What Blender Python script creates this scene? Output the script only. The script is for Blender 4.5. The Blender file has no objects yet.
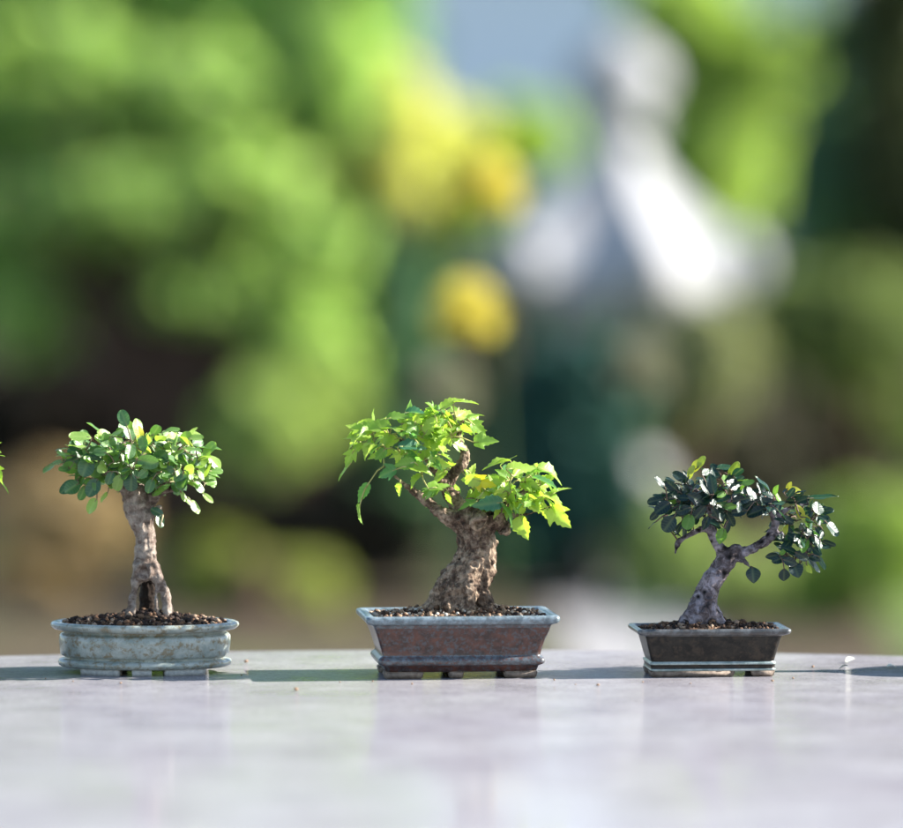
import bpy, bmesh, math, random
import numpy as np
from mathutils import Vector, noise, Matrix

random.seed(7)
rng = np.random.default_rng(11)
scene = bpy.context.scene
COL = scene.collection

# ------------------------------------------------------------------ camera numbers
IMG_W, IMG_H = 903.0, 828.0
DIST = 3.2                       # camera to the row of pots
S = 0.58 / IMG_W                 # metres per photo pixel at the pots
FPX = DIST / S
T = 0.72                         # table top height
ELEV = math.radians(5.5)
CAM = Vector((0.0, -DIST, T + (DIST - 0.04) * math.tan(ELEV)))
PITCH = ELEV - math.atan((677.5 - IMG_H / 2) / FPX)

def ray(px, py):
    x = (px - IMG_W / 2) / FPX
    z = -(py - IMG_H / 2) / FPX
    c, s = math.cos(PITCH), math.sin(PITCH)
    return Vector((x, c + s * z, z * c - s))

def at(px, py, y):               # point of the vertical plane at depth y seen at a photo pixel
    d = ray(px, py)
    return CAM + d * ((y - CAM.y) / d.y)

def on_level(px, py, z):
    d = ray(px, py)
    return CAM + d * ((z - CAM.z) / d.z)

# ------------------------------------------------------------------ helpers
def link(name, me, mats=None, parent=None, smooth=True):
    o = bpy.data.objects.new(name, me)
    COL.objects.link(o)
    if mats:
        for m in (mats if isinstance(mats, (list, tuple)) else [mats]):
            me.materials.append(m)
    if parent:
        o.parent = parent
    if smooth and len(me.polygons):
        me.polygons.foreach_set('use_smooth', np.ones(len(me.polygons), dtype=bool))
    return o

def empty(name, loc, rz=0.0):
    o = bpy.data.objects.new(name, None)
    COL.objects.link(o)
    o.location = loc
    o.rotation_euler = (0, 0, rz)
    o.empty_display_size = 0.02
    return o

def tag(o, label=None, cat=None, group=None, kind=None):
    if label: o['label'] = label
    if cat: o['category'] = cat
    if group: o['group'] = group
    if kind: o['kind'] = kind
    return o

def copy_tree(o, parent=None):
    c = o.copy(); COL.objects.link(c)
    if parent: c.parent = parent
    for ch in list(o.children):
        copy_tree(ch, c)
    return c

def mesh(name, verts, faces):
    me = bpy.data.meshes.new(name)
    me.from_pydata([tuple(v) for v in verts], [], [tuple(f) for f in faces])
    me.update()
    return me

def np_mesh(name, V, quads):
    me = bpy.data.meshes.new(name)
    nv, nf = len(V), len(quads)
    me.vertices.add(nv); me.vertices.foreach_set('co', np.asarray(V, dtype=np.float32).ravel())
    k = quads.shape[1]
    me.loops.add(nf * k); me.loops.foreach_set('vertex_index', quads.astype(np.int32).ravel())
    me.polygons.add(nf)
    me.polygons.foreach_set('loop_start', np.arange(0, nf * k, k, dtype=np.int32))
    try: me.polygons.foreach_set('loop_total', np.full(nf, k, dtype=np.int32))
    except Exception: pass
    me.update(calc_edges=True)
    return me

def tube(V, F, pts, radii, n=8, cap=True):
    """append a tube along pts to V, F"""
    base = len(V)
    up = Vector((0.13, 0.31, 0.94))
    for i, p in enumerate(pts):
        a = pts[max(i - 1, 0)]; b = pts[min(i + 1, len(pts) - 1)]
        t = (b - a)
        if t.length < 1e-9: t = Vector((0, 0, 1))
        t.normalize()
        s = t.cross(up)
        if s.length < 1e-4: s = t.cross(Vector((1, 0, 0)))
        s.normalize(); u = s.cross(t)
        for k in range(n):
            an = 2 * math.pi * k / n
            V.append(p + (s * math.cos(an) + u * math.sin(an)) * radii[i])
    m = len(pts)
    for i in range(m - 1):
        for k in range(n):
            a = base + i * n + k; b = base + i * n + (k + 1) % n
            F.append((a, b, b + n, a + n))
    if cap:
        F.append(tuple(base + k for k in reversed(range(n))))
        F.append(tuple(base + (m - 1) * n + k for k in range(n)))

def spline(nodes, step):
    """Catmull-Rom through (Vector, r) nodes"""
    out = []
    n = len(nodes)
    for i in range(n - 1):
        p0 = nodes[max(i - 1, 0)]; p1 = nodes[i]; p2 = nodes[i + 1]; p3 = nodes[min(i + 2, n - 1)]
        L = (p2[0] - p1[0]).length
        m = max(2, int(L / step))
        for k in range(m):
            t = k / m
            a = p1[0] * 2; b = p2[0] - p0[0]
            c = p0[0] * 2 - p1[0] * 5 + p2[0] * 4 - p3[0]
            d = p1[0] * 3 - p0[0] - p2[0] * 3 + p3[0]
            out.append(((a + b * t + c * t * t + d * t ** 3) * 0.5, p1[1] + (p2[1] - p1[1]) * t))
    out.append(nodes[-1])
    return out

# ------------------------------------------------------------------ materials
class NT:
    def __init__(self, name):
        self.m = bpy.data.materials.new(name); self.m.use_nodes = True
        self.t = self.m.node_tree; self.t.nodes.clear()
        self.out = self.t.nodes.new('ShaderNodeOutputMaterial')
    def n(self, typ, **kw):
        nd = self.t.nodes.new(typ)
        for k, v in kw.items():
            if k in nd.inputs: nd.inputs[k].default_value = v
            else: setattr(nd, k, v)
        return nd
    def l(self, a, b): self.t.links.new(a, b)
    def coord(self, which='Object'):
        return self.n('ShaderNodeTexCoord').outputs[which]
    def noise(self, scale, detail=4.0, rough=0.55, vec=None, dist=0.0):
        nd = self.n('ShaderNodeTexNoise')
        nd.inputs['Scale'].default_value = scale; nd.inputs['Detail'].default_value = detail
        nd.inputs['Roughness'].default_value = rough; nd.inputs['Distortion'].default_value = dist
        self.l(vec if vec is not None else self.coord(), nd.inputs['Vector'])
        return nd.outputs['Fac']
    def ramp(self, fac, stops, interp='LINEAR'):
        nd = self.n('ShaderNodeValToRGB'); cr = nd.color_ramp; cr.interpolation = interp
        while len(cr.elements) < len(stops): cr.elements.new(0.5)
        for e, (p, c) in zip(cr.elements, stops):
            e.position = p; e.color = tuple(c) + (1,) if len(c) == 3 else c
        self.l(fac, nd.inputs['Fac'])
        return nd.outputs['Color']
    def mix(self, fac, a, b, blend='MIX'):
        nd = self.n('ShaderNodeMix', data_type='RGBA', blend_type=blend)
        for sock, v in ((nd.inputs[0], fac), (nd.inputs[6], a), (nd.inputs[7], b)):
            if hasattr(v, 'links'): self.l(v, sock)
            elif isinstance(v, (int, float)): sock.default_value = v
            else: sock.default_value = tuple(v) + (1,)
        return nd.outputs[2]
    def math(self, op, a, b=0.0, clamp=False):
        nd = self.n('ShaderNodeMath', operation=op); nd.use_clamp = clamp
        for sock, v in ((nd.inputs[0], a), (nd.inputs[1], b)):
            if hasattr(v, 'links'): self.l(v, sock)
            else: sock.default_value = v
        return nd.outputs[0]
    def bump(self, h, strength, dist):
        nd = self.n('ShaderNodeBump'); nd.inputs['Strength'].default_value = strength
        nd.inputs['Distance'].default_value = dist; self.l(h, nd.inputs['Height'])
        return nd.outputs['Normal']
    def principled(self, color, rough=0.5, spec=0.5, normal=None, ior=1.5, **kw):
        p = self.n('ShaderNodeBsdfPrincipled')
        for sock, v in ((p.inputs['Base Color'], color), (p.inputs['Roughness'], rough)):
            if hasattr(v, 'links'): self.l(v, sock)
            elif isinstance(v, (int, float)): sock.default_value = v
            else: sock.default_value = tuple(v) + (1,)
        p.inputs['Specular IOR Level'].default_value = spec
        p.inputs['IOR'].default_value = ior
        if normal is not None: self.l(normal, p.inputs['Normal'])
        for k, v in kw.items(): p.inputs[k].default_value = v
        return p
    def done(self, shader):
        self.l(shader, self.out.inputs['Surface']); return self.m

def leaf_mat(name, ramp_stops, trans_gain=1.6, trans=0.4, rough=0.3, spec=0.5, vein=0.25):
    """leaf: per-leaf colour from the 'tint' attribute, pale midrib from the UV, glossy face, light shining through"""
    m = NT(name)
    at_ = m.n('ShaderNodeAttribute'); at_.attribute_name = 'tint'
    col = m.ramp(at_.outputs['Fac'], ramp_stops)
    uv = m.n('ShaderNodeUVMap'); sp = m.n('ShaderNodeSeparateXYZ'); m.l(uv.outputs[0], sp.inputs[0])
    across = m.math('ABSOLUTE', m.math('SUBTRACT', sp.outputs[1], 0.5))
    rib = m.math('SUBTRACT', 1.0, m.math('MULTIPLY', across, 14.0), clamp=True)
    # side veins run forward from the midrib
    ph = m.math('SUBTRACT', sp.outputs[0], m.math('MULTIPLY', across, 0.7))
    sv = m.math('POWER', m.math('ABSOLUTE', m.math('SINE', m.math('MULTIPLY', ph, 20.0))), 14.0)
    v = m.math('MAXIMUM', rib, m.math('MULTIPLY', sv, 0.45))
    mott = m.noise(900.0, 3.0)
    col = m.mix(m.math('MULTIPLY', mott, 0.35), col, m.mix(0.5, col, (0.0, 0.02, 0.0)))
    pale = m.mix(0.55, col, (0.5, 0.6, 0.25))
    col2 = m.mix(m.math('MULTIPLY', v, vein), col, pale)
    nrm = m.bump(m.math('ADD', m.math('MULTIPLY', v, -1.0), m.math('MULTIPLY', mott, 0.5)), 0.35, 0.0004)
    p = m.principled(col2, rough, spec, nrm)
    tr = m.n('ShaderNodeBsdfTranslucent')
    tc = m.mix(1.0, col2, (trans_gain * 0.95, trans_gain, trans_gain * 0.45), 'MULTIPLY')
    m.l(tc, tr.inputs['Color'])
    mx = m.n('ShaderNodeMixShader'); mx.inputs[0].default_value = trans
    m.l(p.outputs[0], mx.inputs[1]); m.l(tr.outputs[0], mx.inputs[2])
    return m.done(mx.outputs[0])

def bush_mat(name, c1, c2, trans=0.4, gain=1.7, rough=0.45):
    m = NT(name)
    g = m.n('ShaderNodeNewGeometry')
    col = m.ramp(g.outputs['Random Per Island'], [(0.0, c1), (0.75, c2), (1.0, tuple(min(1, c * 1.25) for c in c2))])
    p = m.principled(col, 0.65, 0.2)
    tr = m.n('ShaderNodeBsdfTranslucent')
    m.l(m.mix(1.0, col, (gain * 0.95, gain, gain * 0.58), 'MULTIPLY'), tr.inputs['Color'])
    mx = m.n('ShaderNodeMixShader'); mx.inputs[0].default_value = trans
    m.l(p.outputs[0], mx.inputs[1]); m.l(tr.outputs[0], mx.inputs[2])
    return m.done(mx.outputs[0])

def bark_mat(name, dark, mid, light, scale=260.0, pit=0.5, bump=0.9):
    m = NT(name)
    big = m.noise(scale * 0.3, 4.0, 0.6); fine = m.noise(scale, 6.0, 0.7, dist=0.6)
    vo = m.n('ShaderNodeTexVoronoi'); vo.inputs['Scale'].default_value = scale * 0.8
    m.l(m.coord(), vo.inputs['Vector'])
    pits = m.ramp(vo.outputs['Distance'], [(0.12, (0, 0, 0)), (0.38, (1, 1, 1))])
    h = m.math('ADD', m.math('MULTIPLY', fine, 0.6), m.math('MULTIPLY', big, 0.6))
    col = m.ramp(h, [(0.42, dark), (0.56, mid), (0.72, light)])
    col = m.mix(m.math('MULTIPLY', m.math('SUBTRACT', 1.0, pits), pit), col, dark)
    hh = m.math('ADD', h, m.math('MULTIPLY', pits, 0.35))
    return m.done(m.principled(col, 0.85, 0.25, m.bump(hh, bump, 0.0016)).outputs[0])

def simple_mat(name, c1, c2, scale, rough=0.8, bump=0.4, bdist=0.01, spec=0.3):
    m = NT(name)
    f = m.noise(scale, 6.0, 0.65)
    col = m.ramp(f, [(0.32, c1), (0.68, c2)])
    return m.done(m.principled(col, rough, spec, m.bump(f, bump, bdist)).outputs[0])

def glaze_mat(name, base, pale, stain, stain_amt=0.5, rough=0.28, coat=0.4, sc=1.0, lo=0.42, hi=0.58):
    m = NT(name)
    co = m.coord()
    mp = m.n('ShaderNodeMapping'); mp.inputs['Scale'].default_value = (1, 1, 1.15); m.l(co, mp.inputs[0])
    a = m.noise(110.0 * sc, 6.0, 0.7, mp.outputs[0], 0.2); b = m.noise(260.0 * sc, 6.0, 0.72, mp.outputs[0], 0.2); c = m.noise(900.0, 3.0, 0.6)
    col = m.mix(m.ramp(a, [(lo, (0, 0, 0)), (hi, (1, 1, 1))]), base, pale)
    st = m.ramp(b, [(0.50, (0, 0, 0)), (0.60, (1, 1, 1))])
    col = m.mix(m.math('MULTIPLY', st, stain_amt), col, stain)
    col = m.mix(m.ramp(c, [(0.68, (0, 0, 0)), (0.74, (0.8, 0.8, 0.8))]), col, tuple(v * 0.25 for v in stain))
    r = m.math('ADD', m.math('MULTIPLY', b, 0.35), rough - 0.1)
    n = m.bump(m.math('ADD', m.math('MULTIPLY', a, 0.5), m.math('MULTIPLY', b, 0.5)), 0.4, 0.0007)
    p = m.principled(col, r, 0.45 if coat > 0 else 0.28, n)
    p.inputs['Coat Weight'].default_value = coat; p.inputs['Coat Roughness'].default_value = 0.18
    return m.done(p.outputs[0])

# granular soil: a colour for each grain
def soil_mat(name, stops):
    m = NT(name)
    g = m.n('ShaderNodeNewGeometry')
    col = m.ramp(g.outputs['Random Per Island'], stops, 'CONSTANT')
    f = m.noise(1500.0, 4.0)
    col = m.mix(m.math('MULTIPLY', f, 0.5), col, (0.02, 0.012, 0.008))
    return m.done(m.principled(col, 0.9, 0.2, m.bump(f, 0.6, 0.0004)).outputs[0])

def stone_mat(name, c1, c2, speck, scale, rough=0.7):
    m = NT(name)
    f = m.noise(scale, 6.0, 0.7); big = m.noise(scale * 0.06, 4.0)
    col = m.ramp(f, [(0.3, c1), (0.7, c2)])
    sp = m.ramp(m.noise(scale * 3, 2.0), [(0.62, (0, 0, 0)), (0.7, (1, 1, 1))])
    col = m.mix(m.math('MULTIPLY', sp, 0.5), col, speck)
    col = m.mix(m.ramp(big, [(0.45, (0, 0, 0)), (0.75, (0.35, 0.35, 0.35))]), col, tuple(v * 0.5 for v in c1))
    return m.done(m.principled(col, rough, 0.4, m.bump(f, 0.4, 0.004)).outputs[0])

def table_mat():
    m = NT('polished_granite')
    co = m.coord()
    grain = m.noise(420.0, 5.0, 0.75); cloud = m.noise(7.0, 7.0, 0.7); speck = m.noise(1100.0, 2.0)
    col = m.ramp(grain, [(0.28, (0.18, 0.173, 0.182)), (0.52, (0.315, 0.306, 0.317)), (0.78, (0.42, 0.41, 0.422))])
    col = m.mix(m.ramp(speck, [(0.66, (0, 0, 0)), (0.72, (0.6, 0.6, 0.6))]), col, (0.10, 0.095, 0.105))
    col = m.mix(m.ramp(cloud, [(0.38, (0.6, 0.6, 0.6)), (0.62, (0, 0, 0))]), col, (0.25, 0.228, 0.26))
    wear = m.noise(26.0, 5.0, 0.65)
    r = m.ramp(wear, [(0.3, (0.07,) * 3), (0.75, (0.22,) * 3)])
    n = m.bump(m.math('ADD', m.math('MULTIPLY', wear, 0.6), m.math('MULTIPLY', grain, 0.06)), 0.10, 0.0012)
    scr = m.n('ShaderNodeMapping'); scr.inputs['Scale'].default_value = (3, 40, 1); scr.inputs['Rotation'].default_value = (0, 0, 0.35); m.l(co, scr.inputs[0])
    lines = m.ramp(m.noise(9.0, 6.0, 0.75, scr.outputs[0]), [(0.60, (0, 0, 0)), (0.66, (1, 1, 1))])
    col = m.mix(m.math('MULTIPLY', lines, 0.25), col, (0.52, 0.51, 0.52))
    p = m.principled(col, r, 0.16, n, 1.36)
    worn = m.n('ShaderNodeBsdfDiffuse'); m.l(col, worn.inputs['Color']); m.l(n, worn.inputs['Normal'])
    mx = m.n('ShaderNodeMixShader')
    m.l(m.ramp(m.noise(14.0, 5.0, 0.7), [(0.3, (0.08,) * 3), (0.7, (0.48,) * 3)]), mx.inputs[0])
    m.l(p.outputs[0], mx.inputs[1]); m.l(worn.outputs[0], mx.inputs[2])
    return m.done(mx.outputs[0])

MAT = {}
MAT['table'] = table_mat()
MAT['glaze_blue'] = glaze_mat('blue_grey_glaze', (0.16, 0.20, 0.185), (0.34, 0.365, 0.33), (0.14, 0.10, 0.04), 0.8, 0.3, 0.4, 0.75, 0.36, 0.66)
MAT['glaze_rim'] = glaze_mat('rim_glaze', (0.085, 0.12, 0.14), (0.20, 0.25, 0.28), (0.075, 0.06, 0.05), 0.5, 0.28, 0.4, 1.4)
MAT['glaze_red'] = glaze_mat('red_brown_glaze', (0.022, 0.012, 0.010), (0.095, 0.033, 0.020), (0.06, 0.07, 0.08), 0.8, 0.3, 0.25, 1.35, 0.38, 0.64)
MAT['glaze_edge'] = glaze_mat('worn_edge_glaze', (0.04, 0.044, 0.05), (0.10, 0.12, 0.135), (0.08, 0.024, 0.014), 0.85, 0.3, 0.3, 1.8)
MAT['glaze_dark'] = glaze_mat('dark_glaze', (0.006, 0.0055, 0.0045), (0.020, 0.0165, 0.0125), (0.05, 0.034, 0.022), 0.6, 0.34, 0.0)
MAT['glaze_dark_rim'] = glaze_mat('dark_rim_glaze', (0.035, 0.036, 0.037), (0.10, 0.105, 0.108), (0.05, 0.036, 0.025), 0.5, 0.25)
MAT['glaze_pale'] = glaze_mat('pale_green_glaze', (0.16, 0.21, 0.20), (0.30, 0.35, 0.34), (0.12, 0.14, 0.10), 0.3)
MAT['clay'] = simple_mat('foot_clay', (0.10, 0.075, 0.06), (0.26, 0.21, 0.17), 300.0, 0.8, 0.3, 0.0006)
MAT['clay_pale'] = simple_mat('pale_foot_clay', (0.24, 0.25, 0.25), (0.48, 0.48, 0.46), 300.0, 0.6, 0.3, 0.0006)
MAT['bark1'] = bark_mat('smooth_grey_bark', (0.03, 0.018, 0.013), (0.125, 0.09, 0.072), (0.33, 0.275, 0.23), 200.0, 0.15, 0.8)
MAT['bark2'] = bark_mat('rough_brown_bark', (0.008, 0.005, 0.003), (0.088, 0.056, 0.038), (0.35, 0.26, 0.185), 260.0, 0.6, 1.0)
MAT['bark3'] = bark_mat('pitted_grey_bark', (0.004, 0.003, 0.003), (0.085, 0.068, 0.072), (0.33, 0.29, 0.32), 188.0, 1.0, 1.0)
MAT['twig1'] = bark_mat('green_brown_twig', (0.07, 0.05, 0.03), (0.18, 0.14, 0.08), (0.32, 0.28, 0.17), 400.0, 0.2, 0.4)
MAT['twig2'] = bark_mat('pale_twig', (0.12, 0.09, 0.03), (0.30, 0.27, 0.09), (0.45, 0.45, 0.18), 400.0, 0.1, 0.3)
MAT['twig3'] = bark_mat('dark_twig', (0.03, 0.02, 0.015), (0.09, 0.06, 0.045), (0.18, 0.13, 0.10), 400.0, 0.2, 0.4)
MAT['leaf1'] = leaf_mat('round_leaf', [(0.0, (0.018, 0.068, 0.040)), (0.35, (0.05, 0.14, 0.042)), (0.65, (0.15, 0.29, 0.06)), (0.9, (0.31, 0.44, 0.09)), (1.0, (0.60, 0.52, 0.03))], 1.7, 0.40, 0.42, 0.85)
MAT['leaf2'] = leaf_mat('lobed_leaf', [(0.0, (0.04, 0.16, 0.10)), (0.3, (0.10, 0.26, 0.05)), (0.6, (0.25, 0.40, 0.05)), (0.93, (0.40, 0.53, 0.09)), (1.0, (0.62, 0.52, 0.03))], 1.5, 0.50, 0.42, 0.6)
MAT['leaf3'] = leaf_mat('dark_glossy_leaf', [(0.0, (0.003, 0.016, 0.022)), (0.35, (0.007, 0.034, 0.028)), (0.6, (0.022, 0.085, 0.028)), (0.85, (0.13, 0.26, 0.035)), (1.0, (0.50, 0.46, 0.05))], 1.9, 0.28, 0.36, 0.42, 0.15)
MAT['soil'] = soil_mat('granular_soil', [(0.0, (0.055, 0.03, 0.02)), (0.25, (0.16, 0.09, 0.055)), (0.45, (0.34, 0.22, 0.14)), (0.64, (0.03, 0.02, 0.018)), (0.76, (0.46, 0.36, 0.27)), (0.92, (0.66, 0.61, 0.53))])
MAT['soil_dark'] = soil_mat('dark_granular_soil', [(0.0, (0.04, 0.025, 0.02)), (0.3, (0.11, 0.065, 0.04)), (0.55, (0.20, 0.11, 0.065)), (0.72, (0.025, 0.018, 0.016)), (0.9, (0.34, 0.24, 0.17))])

# ------------------------------------------------------------------ sun and sky
SUN_EL = math.radians(29); SUN_BEHIND = math.radians(2.5)
SUN = Vector((math.cos(SUN_EL) * math.cos(SUN_BEHIND), math.cos(SUN_EL) * math.sin(SUN_BEHIND), math.sin(SUN_EL)))
world = bpy.data.worlds.new('World'); scene.world = world; world.use_nodes = True
wt = world.node_tree; wt.nodes.clear()
wo = wt.nodes.new('ShaderNodeOutputWorld'); bg = wt.nodes.new('ShaderNodeBackground'); sky = wt.nodes.new('ShaderNodeTexSky')
sky.sky_type = 'NISHITA'; sky.sun_disc = False
sky.sun_elevation = SUN_EL; sky.sun_rotation = math.pi / 2 - SUN_BEHIND
sky.air_density = 1.0; sky.dust_density = 0.4; sky.ozone_density = 1.0
bg.inputs['Strength'].default_value = 0.095
wt.links.new(sky.outputs[0], bg.inputs[0]); wt.links.new(bg.outputs[0], wo.inputs[0])
sl = bpy.data.lights.new('sun', 'SUN'); sl.energy = 5.0; sl.angle = math.radians(0.5); sl.color = (1.0, 0.95, 0.87)
so = bpy.data.objects.new('sun', sl); COL.objects.link(so)
so.rotation_euler = (-SUN).to_track_quat('-Z', 'Y').to_euler(); so.location = SUN * 30

# ------------------------------------------------------------------ the table
edge_pt = on_level(451, 648, T)
TR = 1.02
TC = Vector((0, edge_pt.y - TR, 0))
def lathe(profile, n=64, close=True):
    V, F = [], []
    for (r, z) in profile:
        for k in range(n):
            a = 2 * math.pi * k / n
            V.append(Vector((r * math.cos(a), r * math.sin(a), z)))
    m = len(profile)
    for i in range(m - 1):
        for k in range(n):
            a = i * n + k; b = i * n + (k + 1) % n
            F.append((a, b, b + n, a + n))
    if close:
        F.append(tuple(reversed(range(n)))); F.append(tuple((m - 1) * n + k for k in range(n)))
    return V, F
tb = empty('stone_table', TC)
tag(tb, 'round pale grey polished stone table carrying the row of bonsai', 'table')
prof = [(TR - 0.02, T - 0.07), (TR - 0.006, T - 0.065), (TR, T - 0.055)]
for k in range(7):
    a = math.pi / 2 * k / 6
    prof.append((TR - 0.014 + 0.014 * math.cos(a), T - 0.014 + 0.014 * math.sin(a)))
V, F = lathe(prof, 256)
link('table_top', mesh('table_top', V, F), MAT['table'], tb)
V, F = lathe([(0.30, 0.08), (0.27, 0.11), (0.22, 0.18), (0.20, 0.34), (0.21, 0.52), (0.28, 0.62), (0.36, T - 0.0705)], 64)
MAT['rough_granite'] = stone_mat('rough_granite', (0.24, 0.24, 0.25), (0.42, 0.41, 0.42), (0.12, 0.12, 0.13), 120.0)
link('pedestal', mesh('pedestal', V, F), MAT['rough_granite'], tb)
V, F = lathe([(0.44, -0.01), (0.44, 0.06), (0.42, 0.08)], 64)
link('base_slab', mesh('base_slab', V, F), MAT['rough_granite'], tb)

# ------------------------------------------------------------------ pots
def loop_pts(hw, hd, z, corner, n=120):
    """closed outline: ellipse when corner is None, else a rounded rectangle"""
    out = []
    if corner is None:
        for k in range(n):
            a = 2 * math.pi * k / n
            out.append(Vector((hw * math.cos(a), hd * math.sin(a), z)))
        return out
    r = min(corner, hw * 0.95, hd * 0.95)
    q = n // 4
    for c, (sx, sy) in enumerate(((1, 1), (-1, 1), (-1, -1), (1, -1))):
        cx, cy = sx * (hw - r), sy * (hd - r)
        for k in range(q):
            a = math.pi / 2 * c + math.pi / 2 * k / (q - 1)
            out.append(Vector((cx + r * math.cos(a), cy + r * math.sin(a), z)))
    return out

def loft(loops, mat_idx, cap_first=True, cap_last=True):
    V, F, M = [], [], []
    n = len(loops[0])
    for lp in loops: V += lp
    for i in range(len(loops) - 1):
        for k in range(n):
            a = i * n + k; b = i * n + (k + 1) % n
            F.append((a, b, b + n, a + n)); M.append(mat_idx[i])
    if cap_first: F.append(tuple(reversed(range(n)))); M.append(mat_idx[0])
    if cap_last: F.append(tuple((len(loops) - 1) * n + k for k in range(n))); M.append(mat_idx[-1])
    return V, F, M

def bevel_box(x0, x1, y0, y1, z0, z1, taper=0.0, bev=0.0006):
    bm = bmesh.new()
    vs = []
    for z, t in ((z0, taper), (z1, 0.0)):
        for x, y in ((x0 + t, y0 + t), (x1 - t, y0 + t), (x1 - t, y1 - t), (x0 + t, y1 - t)):
            vs.append(bm.verts.new((x, y, z)))
    for f in ((3, 2, 1, 0), (4, 5, 6, 7), (0, 1, 5, 4), (1, 2, 6, 5), (2, 3, 7, 6), (3, 0, 4, 7)):
        bm.faces.new([vs[i] for i in f])
    bmesh.ops.bevel(bm, geom=bm.edges[:], offset=bev, segments=2, affect='EDGES')
    me = bpy.data.meshes.new('foot'); bm.to_mesh(me); bm.free()
    return me

def build_pot(parent, prof, inner, corner, mats, foot_boxes, foot_mat, wobble=0.5):
    """prof: (z, half width, half depth, material) up the outside and over the rim, in photo pixels"""
    loops, mi = [], []
    for (z, hw, hd, m) in prof + inner:
        c = None if corner is None else max(2.0, corner) * S
        lp = loop_pts(hw * S, hd * S, z * S, c)
        loops.append([Vector((p.x + noise.noise(p * 38 + Vector((z * .1, 0, 0))) * wobble * S,
                              p.y + noise.noise(p * 41 + Vector((7, z * .1, 0))) * wobble * S, p.z + noise.noise(p * 30) * 0.6 * wobble * S if z > 8 else p.z)) for p in lp])
        mi.append(m)
    V, F, M = loft(loops, mi)
    me = mesh('pot', V, F)
    o = link('pot', me, mats, parent)
    me.polygons.foreach_set('material_index', np.array(M, dtype=np.int32))
    for fb in foot_boxes:
        link('foot', fb, foot_mat, o)
    return o

def rounded(z0, z1, hw, hd, bulge, m, n=5):
    """points of a half-round moulding between two heights"""
    out = []
    for k in range(n + 1):
        a = math.pi * k / n
        out.append((z0 + (z1 - z0) * (1 - math.cos(a)) / 2, hw + bulge * math.sin(a) ** 0.6 if 0 < k < n else hw, hd + bulge * math.sin(a) ** 0.6 if 0 < k < n else hd, m))
    return out

def icos():
    bm = bmesh.new(); bmesh.ops.create_icosphere(bm, subdivisions=1, radius=1.0)
    V = np.array([v.co[:] for v in bm.verts]); F = np.array([[v.index for v in f.verts] for f in bm.faces]); bm.free()
    return V, F
ICO_V, ICO_F = icos()

def soil_mesh(hw, hd, z, mound, n, oval, size=(1.2, 3.0), heap=None):
    """mound of single grains, in photo pixels"""
    Vs, Fs, off = [], [], 0
    def height(x, y):
        q = (x / hw) ** 2 + (y / hd) ** 2
        h = z + mound * max(0.0, 1 - q * 0.8)
        if heap:
            for (hx, hy, hr, hh) in heap:
                h += hh * math.exp(-((x - hx) ** 2 + (y - hy) ** 2) / hr ** 2)
        return h
    # the bed under the grains
    nx, ny = 40, 28
    G = []
    for j in range(ny + 1):
        for i in range(nx + 1):
            u, v = -1 + 2 * i / nx, -1 + 2 * j / ny
            if oval:
                x = u * math.sqrt(max(0, 1 - v * v / 2)) * hw; y = v * math.sqrt(max(0, 1 - u * u / 2)) * hd
            else: x, y = u * hw, v * hd
            G.append((x * S, y * S, (height(x, y) - 0.6) * S))
    Fq = []
    for j in range(ny):
        for i in range(nx):
            a = j * (nx + 1) + i
            Fq += [(a, a + 1, a + nx + 2), (a, a + nx + 2, a + nx + 1)]
    Vs.append(np.array(G)); Fs.append(np.array(Fq)); off = len(G)
    k = 0
    while k < n:
        x, y = random.uniform(-hw, hw), random.uniform(-hd, hd)
        if oval and (x / hw) ** 2 + (y / hd) ** 2 > 0.98: continue
        r = random.uniform(*size) * random.choice((0.8, 1, 1, 1.25))
        R = np.array(Matrix.Rotation(random.random() * 6.3, 3, Vector((random.gauss(0, 1), random.gauss(0, 1), random.gauss(0, 1) + .01)).normalized()))
        v = ICO_V * (1 + rng.uniform(-0.28, 0.28, (len(ICO_V), 1))) * np.array([1, random.uniform(0.7, 1), random.uniform(0.6, 0.95)])
        v = v @ R.T * r + np.array([x, y, height(x, y) + r * random.uniform(-0.2, 0.7)])
        Vs.append(v * S); Fs.append(ICO_F + off); off += len(v); k += 1
    return np_mesh('soil', np.concatenate(Vs), np.concatenate(Fs))

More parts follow.
